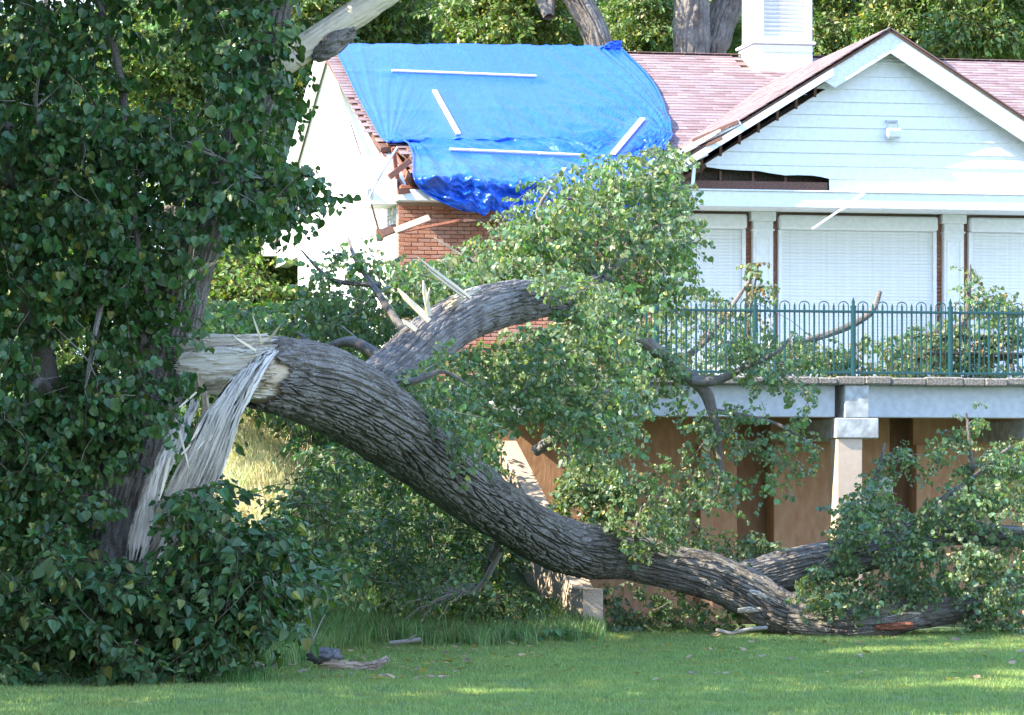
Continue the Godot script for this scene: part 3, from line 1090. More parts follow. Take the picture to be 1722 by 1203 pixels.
func build_railing() -> void:
	var r := thing("railing", "teal metal railing with hoops and spear tips along the terrace edge", "railing", frame_b() * Transform3D(Basis.IDENTITY, Vector3(0, 4.0, 0)))
	var lo := -4.4
	for v in [1.05, 0.08]:
		var s := Shape.new()
		s.box(Vector3(lo, v - 0.02, -0.022), Vector3(8.0, v + 0.02, 0.022), 0.006)
		obj("rail", s, M.teal, r)
	var post := Shape.new()
	post.rod([Vector3(0, 0.0, 0), Vector3(0, 0.02, 0), Vector3(0, 0.021, 0), Vector3(0, 1.10, 0)], [0.06, 0.06, 0.042, 0.042], 14)
	var cap := Shape.new()
	cap.rod([Vector3(0, 1.10, 0), Vector3(0, 1.115, 0), Vector3(0, 1.14, 0), Vector3(0, 1.15, 0), Vector3(0, 1.17, 0), Vector3(0, 1.20, 0), Vector3(0, 1.23, 0), Vector3(0, 1.28, 0)], [0.042, 0.05, 0.05, 0.03, 0.022, 0.032, 0.02, 0.003], 12)
	var bar := Shape.new()
	bar.rod([Vector3(0, 0.09, 0), Vector3(0, 1.07, 0), Vector3(0, 1.09, 0), Vector3(0, 1.10, 0), Vector3(0, 1.115, 0), Vector3(0, 1.13, 0), Vector3(0, 1.19, 0)], [0.017, 0.017, 0.017, 0.024, 0.014, 0.02, 0.002], 10)
	var thin := Shape.new()
	thin.rod([Vector3(0, 0.02, 0), Vector3(0, 1.07, 0)], [0.0085, 0.0085], 8)
	var hoop := Shape.new()
	var pts := []
	var rad := []
	for i in 13:
		var a := PI * i / 12.0
		pts.append(Vector3(-0.08 * cos(a), 1.07 + 0.075 + 0.065 * sin(a), 0))
		rad.append(0.0085)
	pts.push_front(Vector3(-0.08, 1.06, 0))
	pts.push_back(Vector3(0.08, 1.06, 0))
	rad.append_array([0.0085, 0.0085])
	hoop.rod(pts, rad, 8)
	var low := Shape.new()
	pts = []
	rad = []
	for i in 9:
		var a := PI * i / 8.0
		pts.append(Vector3(-0.08 * cos(a), 0.06 - 0.045 * sin(a), 0))
		rad.append(0.0085)
	low.rod(pts, rad, 8)
	var pm := post.mesh()
	var cm := cap.mesh()
	var bm := bar.mesh()
	var tm := thin.mesh()
	var hm := hoop.mesh()
	var lm := low.mesh()
	var u := -3.487
	for k in 8:
		var p := obj("post", pm, M.teal, r, Transform3D(Basis.IDENTITY, Vector3(u, 0, 0)))
		obj("finial", cm, M.teal, p)
		for i in 10:
			var x := u + 0.16 * i
			if i > 0:
				obj("bar", bm, M.teal, r, Transform3D(Basis(Vector3.UP, rng.randf()), Vector3(x, 0, 0)))
				if i % 2 == 1:
					obj("hoop", hm, M.teal, r, Transform3D(Basis.IDENTITY, Vector3(x, 0, 0)))
					obj("lower_hoop", lm, M.teal, r, Transform3D(Basis.IDENTITY, Vector3(x, 0, 0)))
			obj("thin_bar", tm, M.teal, r, Transform3D(Basis.IDENTITY, Vector3(x + 0.08, 0, 0)))
		u += 1.6

func build_tarp() -> void:
	var t := thing("blue_tarp", "crumpled blue tarp nailed with white battens over the broken roof corner", "tarp", frame_b())
	var rowsL := [[555, 79], [574, 112], [592, 150], [618, 200], [646, 244], [672, 243], [690, 258], [694, 276]]
	var rowsR := [[1042, 85], [1075, 118], [1104, 156], [1118, 190], [1129, 232], [1122, 250], [1110, 268], [1100, 282]]
	var L := []
	var R := []
	for i in 8:
		L.append(on_slope(rowsL[i][0], rowsL[i][1]))
		R.append(on_slope(rowsR[i][0], rowsR[i][1]))
	# the part that droops over the eave
	for q in [[694, 298, 1085, 308], [706, 320, 1078, 335], [736, 340, 1070, 358], [775, 356, 1065, 374]]:
		var k := L.size() - 7
		L.append(on_w(q[0], q[1], -3.32 + 0.03 * k))
		R.append(on_w(q[2], q[3], -3.32 + 0.03 * k))
	var nz := FastNoiseLite.new()
	nz.seed = 5
	nz.frequency = 1.0
	var rid := FastNoiseLite.new()
	rid.seed = 9
	rid.fractal_type = FastNoiseLite.FRACTAL_RIDGED
	rid.fractal_octaves = 3
	rid.frequency = 1.0
	var battens := [[658, 131, 901, 140, 0.06], [730, 165, 770, 238, 0.085], [755, 264, 985, 274, 0.06], [1080, 212, 1030, 272, 0.10], [905, 271, 985, 274, 0.05]]
	var lines := []
	for q in battens:
		lines.append([on_slope(q[0], q[1]), on_slope(q[2], q[3])])
	var nrm := Vector3(0, 1, 0.3889).normalized()
	var nr := 190
	var nc := 230
	var g := PackedVector3Array()
	var put := func(f: float, c: float) -> Vector3:
		var a: Vector3 = catmull(L, f)
		var b: Vector3 = catmull(R, f)
		var p := a.lerp(b, c)
		var hang := smoothstep(6.6, 8.0, f)
		var out := nrm.lerp(Vector3(0, 0.1, 1), hang).normalized()
		# folds fan from the pulled corners and run down the slope
		var h := 0.085 + 0.030 * nz.get_noise_2d(p.x * 0.7, f * 0.5)
		var slopewise := nz.get_noise_2d(p.x * 2.2 - f * 1.0, f * 0.32 + p.x * 0.2 + 30.0)
		h += 0.13 * slopewise * smoothstep(1.0, 5.5, f) * smoothstep(0.25, 0.6, c)
		var ang := atan2(f - 4.3, c * 7.0)
		h += 0.030 * nz.get_noise_2d(ang * 14.0, 4.0) * (1.0 - smoothstep(0.0, 0.30, c))
		var ang2 := atan2(f - 4.2, (1.0 - c) * 7.0)
		h += 0.075 * nz.get_noise_2d(ang2 * 10.0, 50.0) * (1.0 - smoothstep(0.05, 0.5, 1.0 - c))
		h += 0.07 * rid.get_noise_2d(p.x * 0.9 - 0.45 * f, f * 0.35) * smoothstep(1.0, 6.0, f)
		h += 0.006 * nz.get_noise_2d(p.x * 6.0, p.z * 5.0 + p.y * 5.0)
		for e in [0.16, 0.44, 0.58, 0.86]:
			h += 0.010 * exp(-pow((c - e) * 90.0, 2.0))
		for e in [1.4, 2.9, 4.4]:
			h += 0.010 * exp(-pow((f - e) * 14.0, 2.0))
		if h > 0.15:
			h = 0.15 + 0.06 * tanh((h - 0.15) / 0.06)
		# a crumpled bulge over the eave
		var bag := smoothstep(6.5, 8.2, f) * (1.0 - 0.7 * smoothstep(9.0, 11.0, f))
		h += bag * (0.06 + 0.17 * rid.get_noise_2d(p.x * 0.7 + p.y * 0.6, p.y * 1.3 + 7.0) + 0.05 * nz.get_noise_2d(p.x * 3.0, p.y * 5.0)) * smoothstep(0.0, 0.08, c)
		# the seam creases across the top
		h -= 0.012 * exp(-pow((c - 0.30 - f * 0.012) * 60.0, 2.0)) + 0.012 * exp(-pow((c - 0.71 + f * 0.01) * 60.0, 2.0))
		if f < 7.0:
			for e in lines:
				var near := Geometry3D.get_closest_point_to_segment(p, e[0], e[1])
				h = lerpf(0.11, h, smoothstep(0.05, 0.32, near.distance_to(p)))
		p += out * h
		if f > 7.0:
			p.y += 0.10 * (f - 7.0) * nz.get_noise_2d(p.x * 1.6, 90.0) * smoothstep(0.03, 0.2, c) - 0.07 * (f - 7.0) * 4.0 * c * (1.0 - c) * 0.3
		return p
	for i in nr + 1:
		for j in nc + 1:
			g.push_back(put.call(11.0 * i / nr, float(j) / nc))
	var s := Shape.new()
	s.grid(g, nr + 1, nc + 1, PackedColorArray(), true)
	# the same sheet a few millimetres lower, so that it has a thickness
	var g2 := PackedVector3Array()
	for p in g:
		g2.push_back(p - nrm * 0.006)
	s.grid(g2, nr + 1, nc + 1, PackedColorArray(), false)
	obj("sheet", s, M.tarp, t)
	for c in [0.0, 1.0]:
		var hem := Shape.new()
		var pts := []
		var rad := []
		for i in 61:
			pts.append(put.call((11.0 if c == 0.0 else 7.0) * i / 60.0, c) + nrm * 0.012)
			rad.append(0.016)
		hem.rod(pts, rad, 7)
		obj("hem", hem, M.tarp, t)
	# the crest folded over the ridge
	var peak := Shape.new()
	var gg := PackedVector3Array()
	for i in 13:
		for j in 13:
			var a := i / 12.0
			var c := j / 12.0
			var q := on_w(lerpf(1014, 1046, a) - 9.0 * c * (1.0 - a), 88.0 - c * lerpf(4.0, 20.0, sin(a * PI * 0.62)), -11.95)
			gg.push_back(q + Vector3(0, 0, 0.07 * nz.get_noise_2d(a * 6.0, c * 5.0)))
	peak.grid(gg, 13, 13)
	var gg2 := PackedVector3Array()
	for p in gg:
		gg2.push_back(p + Vector3(0, 0, -0.012))
	peak.grid(gg2, 13, 13, PackedColorArray(), true)
	obj("ridge_flap", peak, M.tarp, t)
	for q in battens:
		var a := on_slope(q[0], q[1])
		var e := on_slope(q[2], q[3])
		var o := nrm * 0.135
		var st := Shape.new()
		st.bar(a + o, e + o, q[4], 0.035, nrm, 0.006)
		obj("batten", st, M.batten, t)

# ---------------------------------------------------------------- ground and grass
func build_ground() -> void:
	var xs := [-900.0, -300.0, -120.0, -60.0, -35.0, -24.0, -17.0]
	var x := -13.0
	while x < 13.0:
		xs.append(x)
		x += 0.2
	xs.append_array([13.0, 17.0, 24.0, 40.0, 80.0, 200.0, 900.0])
	var ds := [-200.0, -40.0, 0.0, 15.0, 25.0, 31.0]
	var d := 34.0
	while d < 77.0:
		ds.append(d)
		d += 0.25
	ds.append_array([77.0, 82.0, 90.0, 105.0, 140.0, 250.0, 900.0])
	var g := PackedVector3Array()
	for dd in ds:
		for xx in xs:
			g.push_back(Vector3(xx, ground_y(xx, dd), -dd))
	var s := Shape.new()
	s.grid(g, ds.size(), xs.size())
	kind(obj("lawn", s, M.soil), "structure")

func tuft(blades: int, h: float, spread: float, wide: float, col: Color, dry := 0.0) -> Shape:
	var s := Shape.new()
	for i in blades:
		var a := rng.randf() * TAU
		var r := spread * sqrt(rng.randf())
		var p := Vector3(cos(a) * r, -0.01, sin(a) * r)
		var hh := h * rng.randf_range(0.55, 1.2)
		var lean := Vector3(rng.randf_range(-1, 1), 0, rng.randf_range(-1, 1)) * hh * 0.45
		var b := rng.randf() * TAU
		var w := Vector3(cos(b), 0, sin(b)) * wide * rng.randf_range(0.7, 1.2)
		var k := rng.randf_range(0.75, 1.25)
		var c := Color(col.r * k, col.g * k, col.b * k)
		if rng.randf() < dry:
			c = Color(0.30, 0.26, 0.13) * k
		s.tint = c
		var m := p + lean * 0.35 + Vector3.UP * hh * 0.6
		var e := p + lean + Vector3.UP * hh
		var f := Vector3(w.z, 0.3, -w.x)
		s.quad(p - w, p + w, m + w * 0.75, m - w * 0.75, f)
		s.tri(m - w * 0.75, m + w * 0.75, e, f)
	return s

func scatter(called: String, mesh: Mesh, xs: Array, mat: Material, parent: Node3D = self, bright := 1.0, vary := 0.25) -> MultiMeshInstance3D:
	var mm := MultiMesh.new()
	mm.transform_format = MultiMesh.TRANSFORM_3D
	mm.use_colors = true
	mm.mesh = mesh
	mm.instance_count = xs.size()
	for i in xs.size():
		mm.set_instance_transform(i, xs[i])
		var b := bright * rng.randf_range(1.0 - vary, 1.0 + vary)
		var dry := maxf(0.0, soft.get_noise_2d(xs[i].origin.x * 8.0 + 40.0, xs[i].origin.z * 8.0)) * 0.9
		mm.set_instance_color(i, Color(b * (rng.randf_range(0.9, 1.15) + dry * 0.45), b, b * (1.0 - dry * 0.2)))
	var o := MultiMeshInstance3D.new()
	o.name = called
	o.multimesh = mm
	o.material_override = mat
	parent.add_child(o, true)
	o.set_meta("kind", "stuff")
	return o

func upright(p: Vector3, size: float) -> Transform3D:
	return Transform3D(Basis(Vector3.UP, rng.randf() * TAU).scaled(Vector3.ONE * size), p)

func build_grass() -> void:
	for k in 3:
		var xs := []
		for i in 17000:
			var d := sqrt(rng.randf_range(37.0 * 37.0, 62.5 * 62.5))
			var x := rng.randf_range(-0.145, 0.145) * d
			if d > 60.0 and x < 0.0:
				continue
			xs.append(upright(Vector3(x, ground_y(x, d), -d), rng.randf_range(0.7, 1.15) * (1.0 + 0.25 * soft.get_noise_2d(x * 9.0, d * 9.0))))
		var g := scatter("grass", tuft(14, 0.062, 0.10, 0.0035, [Color(0.225, 0.32, 0.092), Color(0.24, 0.325, 0.098), Color(0.21, 0.31, 0.092)][k], 0.03).mesh(), xs, M.blade)
		tag(g, "short mown green lawn grass in front of the fallen tree", "grass", "lawn grass")
	# longer grass where the mower does not reach
	var xs := []
	for i in 8000:
		var px := rng.randf_range(440.0, 1010.0)
		var d := rng.randf_range(47.5, 61.5)
		var x := (px - 861.0) / FOCAL * d
		var y := ground_y(x, d)
		var q := sight(Vector3(x, y, -d))
		var edge := 1088.0 - 0.05 * absf(q.x - 800.0) + 10.0 * soft.get_noise_2d(q.x * 0.6, 5.0)
		if q.x < 620.0:
			edge = lerpf(1135.0, 1085.0, (q.x - 440.0) / 180.0)
		if q.y > edge or q.y < 960.0:
			continue
		xs.append(upright(Vector3(x, y, -d), rng.randf_range(0.55, 1.2)))
	tag(scatter("long_grass", tuft(16, 0.24, 0.10, 0.006, Color(0.165, 0.29, 0.09), 0.10).mesh(), xs, M.blade), "long unmown grass on the bank beside the concrete wall", "grass")
	xs = []
	for i in 700:
		var px := rng.randf_range(0.0, 445.0)
		var d := rng.randf_range(44.0, 46.5)
		var x := (px - 861.0) / FOCAL * d
		xs.append(upright(Vector3(x, ground_y(x, d), -d), rng.randf_range(0.4, 1.0)))
	tag(scatter("grass_fringe", tuft(14, 0.22, 0.10, 0.006, Color(0.12, 0.25, 0.07), 0.08).mesh(), xs, M.blade), "longer grass under the dark shrubs at the lawn edge", "grass")
	# bleached tall grass on the bank
	xs = []
	for p in fill([[372, 830], [372, 760], [400, 722], [440, 712], [470, 740], [470, 800], [440, 850], [400, 860]], 61.5, 63.5, 420, -2.0):
		xs.append(upright(Vector3(p.x, ground_y(p.x, -p.z) + 0.02, p.z), rng.randf_range(0.8, 1.4)))
	for i in 500:
		var d := rng.randf_range(60.5, 64.5)
		var x := rng.randf_range(-5.0, -3.2) / 62.0 * d
		xs.append(upright(Vector3(x, ground_y(x, d), -d), rng.randf_range(0.5, 1.2)))
	tag(scatter("dry_grass", tuft(16, 0.42, 0.14, 0.007, Color(0.76, 0.70, 0.52), 0.15).mesh(), xs, M.blade), "bleached tall dry grass on the sunny bank behind the torn wood", "dry grass")
	# fallen leaves and chips on the lawn
	xs = []
	for i in 420:
		var d := rng.randf_range(44.0, 61.0)
		var x := rng.randf_range(-3.2, 8.5)
		if rng.randf() < 0.35:
			x = rng.randf_range(-3.5, -0.5)
		xs.append(Transform3D((Basis(Vector3.UP, rng.randf() * TAU) * Basis(Vector3.RIGHT, -1.3 + rng.randf_range(-0.4, 0.4))).scaled(Vector3.ONE * rng.randf_range(0.6, 1.2)), Vector3(x, ground_y(x, d) + 0.055, -d)))
	tag(scatter("fallen_leaves", species.dried.leaf_meshes[3], xs, M.wilted, self, 1.0, 0.4), "dry leaves and bark chips lying on the lawn", "fallen leaves")
	# broad leaved weeds
	xs = []
	for i in 200:
		var px := rng.randf_range(600.0, 960.0)
		var d := rng.randf_range(56.5, 61.5)
		var x := (px - 861.0) / FOCAL * d
		xs.append(spray(Vector3(x, ground_y(x, d) + rng.randf_range(0.05, 0.2), -d), 0.8))
	var w := thing("weeds", "low broad leaved weeds growing in the long grass", "weeds")
	kind(w, "stuff")
	foliage(w, "bush", xs, M.bush_leaf, 1.3)

# ---------------------------------------------------------------- trees
const BARK := [Color(0.21, 0.18, 0.155), Color(0.46, 0.43, 0.40)]

func build_standing_tree() -> void:
	var t := thing("standing_poplar", "tall leafy poplar with dark furrowed trunk, split open on its right side", "tree", Transform3D(Basis.IDENTITY, at(150, 1160, 46.3)))
	var inv := t.transform.affine_inverse()
	var pts := []
	var rad := []
	for q in [[135, 1185, 92], [158, 1060, 80], [182, 900, 72], [215, 780, 63], [252, 660, 55], [290, 545, 47], [316, 455, 42], [350, 370, 38], [400, 255, 35], [438, 130, 31], [466, 0, 28], [500, -170, 26], [520, -420, 22], [530, -720, 15], [545, -960, 7]]:
		pts.append(inv * at(q[0], q[1], 46.3))
		rad.append(q[2] * 46.3 / FOCAL)
	obj("trunk", trunk(pts, rad, 200, 560, 0.026, 0.062, 31, BARK), M.bark, t)
	var limbs := [
		[[175, 930, 46.3, 30], [110, 760, 46.0, 26], [60, 560, 45.8, 22], [20, 330, 45.7, 19], [-20, 60, 45.8, 17], [-60, -250, 46.0, 14], [-80, -600, 46.0, 6]],
		[[252, 660, 46.3, 20], [222, 520, 45.9, 12], [188, 390, 45.6, 9], [212, 240, 45.7, 7.5], [196, 100, 45.6, 7], [150, -80, 45.4, 6], [150, -420, 45.6, 4]],
		[[466, -20, 46.3, 18], [560, -220, 46.6, 13], [690, -480, 46.8, 8], [760, -640, 46.8, 3]],
		[[480, -100, 46.3, 18], [380, -320, 46.0, 13], [260, -600, 46.0, 8], [200, -800, 46.0, 3]],
		[[290, 545, 46.3, 9], [250, 500, 45.6, 6], [230, 400, 45.3, 5], [235, 300, 45.2, 3], [310, 250, 45.1, 2]],
		[[120, 760, 46.0, 8], [70, 640, 45.2, 6], [20, 740, 44.9, 4], [0, 780, 44.8, 2]],
		[[190, 420, 45.6, 6], [168, 520, 45.0, 5], [150, 610, 44.8, 3], [140, 690, 44.8, 1.5]],
		[[205, 250, 45.4, 7], [290, 245, 45.0, 4], [360, 262, 44.9, 3], [440, 300, 45.2, 1.5]],
		[[60, 400, 45.7, 7], [90, 300, 45.0, 5], [60, 180, 44.8, 3], [80, 60, 44.8, 2]]]
	for l in limbs:
		pts = []
		rad = []
		for q in l:
			pts.append(inv * at(q[0], q[1], q[2]))
			rad.append(q[3] * q[2] / FOCAL)
		obj("limb", trunk(pts, rad, 40, 90, 0.008, 0.05, 33, BARK), M.bark, t)
	# the long stripped limb at the top, its bark left on the lower side
	pts = []
	rad = []
	for q in [[462, 112, 26], [500, 88, 25], [560, 48, 23], [630, 4, 21], [720, -55, 17], [800, -110, 8]]:
		pts.append(inv * at(q[0], q[1], 46.0))
		rad.append(q[2] * 46.0 / FOCAL)
	var bl := obj("broken_limb", trunk(pts, rad, 60, 120, 0.012, 0.05, 35, [Color(0.66, 0.57, 0.44), Color(0.74, 0.67, 0.56)], 0.2), M.wood, t)
	bl.set_meta("label", "pale stripped limb with a strip of dark bark below")
	pts = []
	rad = []
	for q in [[524, 96, 4], [535, 92, 13], [560, 75, 16], [585, 58, 13], [596, 46, 4]]:
		pts.append(inv * at(q[0], q[1], 45.92))
		rad.append(q[2] * 46.0 / FOCAL)
	obj("bark_strip", trunk(pts, rad, 50, 60, 0.03, 0.06, 36, BARK, 0.5), M.bark, bl)
	# splinters that stayed on the standing trunk
	for q in [[[328, 385], [318, 440], [309, 500], 12], [[318, 430], [304, 470], [298, 505], 9], [[365, 440], [340, 452], [312, 468], 5], [[60, 40], [75, 55], [88, 72], 16], [[330, 620], [345, 690], [318, 740], 14]]:
		var w: float = q[3] * 45.6 / FOCAL
		obj("splinter", strip([inv * at(q[0][0], q[0][1], 45.75), inv * at(q[1][0], q[1][1], 45.7), inv * at(q[2][0], q[2][1], 45.75)], [w * 0.4, w, w * 0.3], Vector3(1, 0.2, 0.2), 0.02, int(q[0][1])), M.wood, t)
	# crown in view: a curtain of hanging leaves
	var poly := [[-40, -40], [300, -40], [480, -40], [494, 40], [486, 110], [478, 160], [455, 215], [440, 262], [485, 275], [535, 318], [520, 352], [490, 366], [440, 345], [395, 395], [340, 402], [300, 450], [305, 560], [322, 650], [300, 690], [250, 720], [215, 770], [165, 800], [120, 870], [60, 900], [-40, 880]]
	var holes := [[275, 60, 52, 85], [240, 130, 55, 55], [110, 565, 42, 48], [330, 190, 24, 32], [70, 600, 30, 26], [305, 130, 40, 55], [215, 22, 26, 24], [350, 290, 22, 18], [290, 350, 18, 16], [100, 380, 16, 14], [395, 130, 18, 26], [180, 560, 16, 20], [30, 640, 20, 20], [240, 640, 20, 26]]
	var xs := []
	var tw := Shape.new()
	var pos := fill(poly, 44.4, 47.6, 1400, 0.02, holes)
	for p in pos:
		xs.append(spray(p, 1.0, 0.7))
	for l in limbs.slice(4):
		for q in l.slice(1):
			var near := fill([[q[0] - 90, q[1] - 90], [q[0] + 90, q[1] - 90], [q[0] + 90, q[1] + 90], [q[0] - 90, q[1] + 90]], 44.4, 46.0, 5, -0.3, holes)
			branch_out(tw, at(q[0], q[1], q[2]), near, 1, 0.014, 0.3, xs, 0.95)
	for p in fill([[432, 70], [492, 40], [500, 120], [470, 150], [430, 150]], 45.0, 45.7, 18, -2.0):
		xs.append(spray(p, 0.9, 0.6))
	# the spur of leaves that stands out against the white wall
	for p in fill([[440, 290], [490, 270], [535, 318], [515, 365], [485, 372], [430, 340]], 45.5, 46.0, 26, -2.0):
		xs.append(spray(p, 0.9, 0.6))
	branch_out(tw, at(330, 330, 46.0), fill([[440, 290], [490, 280], [525, 318], [485, 365]], 45.6, 45.9, 5, -2.0), 1, 0.016, 0.4, xs, 0.9)
	branch_out(tw, at(252, 660, 46.0), fill(poly, 44.4, 45.6, 22, -0.2, holes), 1, 0.02, 0.5, xs, 0.95)
	for p in fill([[60, 640], [240, 610], [232, 720], [190, 800], [140, 890], [40, 910]], 44.4, 45.3, 120, -0.1):
		xs.append(spray(p, 0.95, 0.7))
	branch_out(tw, at(60, 560, 45.8), fill([[-30, 250], [200, 250], [200, 850], [-30, 850]], 44.4, 45.4, 22, -0.2, holes), 1, 0.02, 0.5, xs, 0.95)
	var up := Shape.new()
	up.put(tw, inv)
	kind(obj("twigs", up, M.twig, t), "stuff")
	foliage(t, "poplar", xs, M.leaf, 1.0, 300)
	# the crown above the picture
	xs = []
	for c in [[Vector3(-4.4, 10.2, -46.5), Vector3(4.6, 2.6, 3.4), 1500], [Vector3(-2.6, 13.4, -46.6), Vector3(3.6, 2.4, 3.0), 800], [Vector3(-8.4, 7.4, -46.0), Vector3(2.6, 4.0, 3.0), 900]]:
		for p in ball(c[0], c[1], c[2], -0.1):
			var q := sight(p)
			if q.y > -60 and q.x > -60:
				continue
			xs.append(spray(p, 1.5, 0.8))
	foliage(t, "poplar", xs, M.leaf, 1.0)

func ball(c: Vector3, r: Vector3, count: int, gap := -0.1) -> Array:
	var out := []
	var tries := 0
	while out.size() < count and tries < count * 20:
		tries += 1
		var d := Vector3(rng.randfn(), rng.randfn(), rng.randfn()).normalized() * pow(rng.randf(), 0.42)
		var p := c + d * r
		if gaps.get_noise_3dv(p) < gap:
			continue
		out.append(p)
	return out

func build_shade_tree(label: String, x: float, d: float, h: float, crowns: Array) -> void:
	var t := thing("shade_tree", label, "tree", Transform3D(Basis.IDENTITY, Vector3(x, ground_y(x, d), -d)))
	var inv := t.transform.affine_inverse()
	obj("trunk", trunk([Vector3(0, -0.2, 0), Vector3(0.1, h * 0.3, 0), Vector3(-0.1, h * 0.6, 0.1), Vector3(0.1, h, 0)], [0.42, 0.32, 0.22, 0.05], 60, 120, 0.02, 0.07, 40, BARK), M.bark, t)
	var xs := []
	for c in crowns:
		var lp: Vector3 = inv * c[0]
		obj("limb", trunk([Vector3(0.0, clampf(lp.y - 2.5, 1.0, h * 0.7), 0), lp * Vector3(0.5, 0.85, 0.5), lp], [0.14, 0.09, 0.03], 24, 30, 0.008, 0.06, 41, BARK), M.bark, t)
		for p in ball(c[0], c[1], c[2], -0.12):
			xs.append(spray(p, 1.9, 0.8))
	foliage(t, "poplar", xs, M.leaf, 1.0)

func build_fallen_tree() -> void:
	var t := thing("fallen_poplar", "huge snapped poplar lying across the concrete wall with leafy broken limbs", "fallen tree", Transform3D(Basis.IDENTITY, at(1000, 970, 60.2)))
	var inv := t.transform.affine_inverse()
	var place := func(l: Array) -> Array:
		var pts := []
		var rad := []
		for q in l:
			pts.append(inv * at(q[0], q[1], q[2]))
			rad.append(q[3] * q[2] / FOCAL)
		return [pts, rad]
	var a: Array = place.call([[432, 628, 46.6, 58], [470, 632, 47.0, 67], [530, 646, 47.6, 70], [600, 682, 48.8, 70], [665, 728, 50.2, 64], [730, 778, 51.8, 57], [800, 832, 53.6, 50], [870, 878, 56.0, 46], [930, 912, 58.0, 46], [990, 928, 59.8, 45], [1050, 935, 60.3, 40], [1120, 952, 60.4, 38], [1200, 972, 60.4, 39], [1262, 1000, 60.3, 40], [1310, 1028, 60.2, 37], [1370, 1046, 60.1, 31]])
	obj("main_trunk", trunk(a[0], a[1], 400, 880, 0.034, 0.074, 51, BARK, 0.07, 0.05, 0.5), M.bark, t)
	a = place.call([[620, 660, 50.2, 40], [668, 620, 51.0, 44], [720, 574, 52.0, 44], [775, 536, 53.0, 41], [830, 516, 54.0, 39], [890, 505, 55.2, 34], [945, 500, 56.4, 24], [1000, 478, 57.4, 16], [1050, 420, 58.4, 9], [1090, 330, 59.2, 4]])
	obj("upper_limb", trunk(a[0], a[1], 260, 440, 0.030, 0.070, 52, BARK), M.bark, t)
	a = place.call([[1225, 985, 60.6, 30], [1280, 972, 60.8, 36], [1345, 955, 60.9, 36], [1420, 938, 61.0, 33], [1500, 918, 61.1, 31], [1580, 892, 61.1, 27], [1660, 900, 61.0, 20], [1760, 905, 61.0, 14]])
	obj("right_limb", trunk(a[0], a[1], 200, 380, 0.028, 0.070, 53, BARK), M.bark, t)
	a = place.call([[1330, 1044, 60.0, 26], [1400, 1050, 59.8, 27], [1470, 1046, 59.7, 29], [1540, 1034, 59.7, 25], [1620, 1024, 59.8, 21], [1700, 1010, 60.0, 16], [1780, 1000, 60.0, 12]])
	obj("lower_limb", trunk(a[0], a[1], 150, 340, 0.028, 0.07, 54, BARK), M.bark, t)
	var arms := [
		[[930, 512, 56.4, 16], [1000, 540, 57.6, 14], [1070, 566, 58.8, 12], [1130, 612, 59.4, 12], [1180, 650, 59.6, 12], [1197, 690, 59.6, 9], [1206, 740, 59.6, 7], [1212, 800, 59.6, 4], [1196, 860, 59.6, 1.5]],
		[[1165, 640, 59.5, 9], [1205, 640, 59.4, 8], [1255, 618, 59.2, 5], [1310, 590, 59.0, 3], [1335, 560, 59.0, 1.5]],
		[[1195, 690, 59.6, 5], [1255, 700, 59.4, 4], [1310, 715, 59.2, 3], [1370, 750, 59.2, 1.5]],
		[[660, 645, 49.6, 7], [700, 640, 49.4, 6], [745, 625, 49.4, 4], [790, 650, 49.5, 2]],
		[[960, 505, 56.6, 14], [975, 560, 57.0, 12], [968, 640, 57.4, 9], [960, 720, 57.8, 5], [955, 780, 58.0, 2]],
		[[900, 760, 58.2, 9], [935, 735, 58.0, 10], [985, 700, 57.8, 7], [1010, 640, 57.6, 4]],
		[[990, 480, 57.4, 12], [940, 420, 58.2, 8], [905, 360, 58.8, 5], [930, 310, 59.2, 2]],
		[[1010, 470, 57.5, 10], [1080, 410, 58.6, 7], [1130, 340, 59.4, 4], [1120, 275, 59.8, 2]],
		[[980, 490, 57.2, 10], [880, 450, 57.6, 7], [800, 440, 57.8, 4], [730, 400, 58.0, 1.5]],
		[[700, 590, 51.8, 8], [640, 500, 53.0, 6], [600, 440, 53.6, 4], [585, 400, 54.0, 2]],
		[[640, 480, 53.2, 5], [560, 470, 53.4, 4], [505, 420, 53.6, 1.5]],
		[[640, 600, 51.5, 10], [590, 575, 52.0, 9], [540, 585, 52.4, 6], [500, 560, 52.6, 3]],
		[[1430, 930, 60.9, 10], [1460, 850, 60.4, 7], [1480, 780, 60.0, 4], [1488, 745, 59.9, 2]],
		[[1600, 890, 61.0, 10], [1630, 820, 60.4, 7], [1632, 760, 60.0, 4], [1625, 695, 59.9, 2]],
		[[1540, 905, 61.0, 9], [1575, 850, 60.2, 6], [1640, 800, 60.0, 4], [1700, 750, 60.0, 2]],
		[[1080, 940, 60.0, 5], [1070, 900, 59.6, 4], [1080, 850, 59.4, 2]],
		[[850, 890, 55.4, 7], [825, 940, 56.2, 6], [812, 980, 56.8, 5], [760, 995, 57.0, 2]]]
	for l in arms:
		a = place.call(l)
		obj("branch", trunk(a[0], a[1], 36, 80, 0.007, 0.045, 55, BARK), M.bark, t)
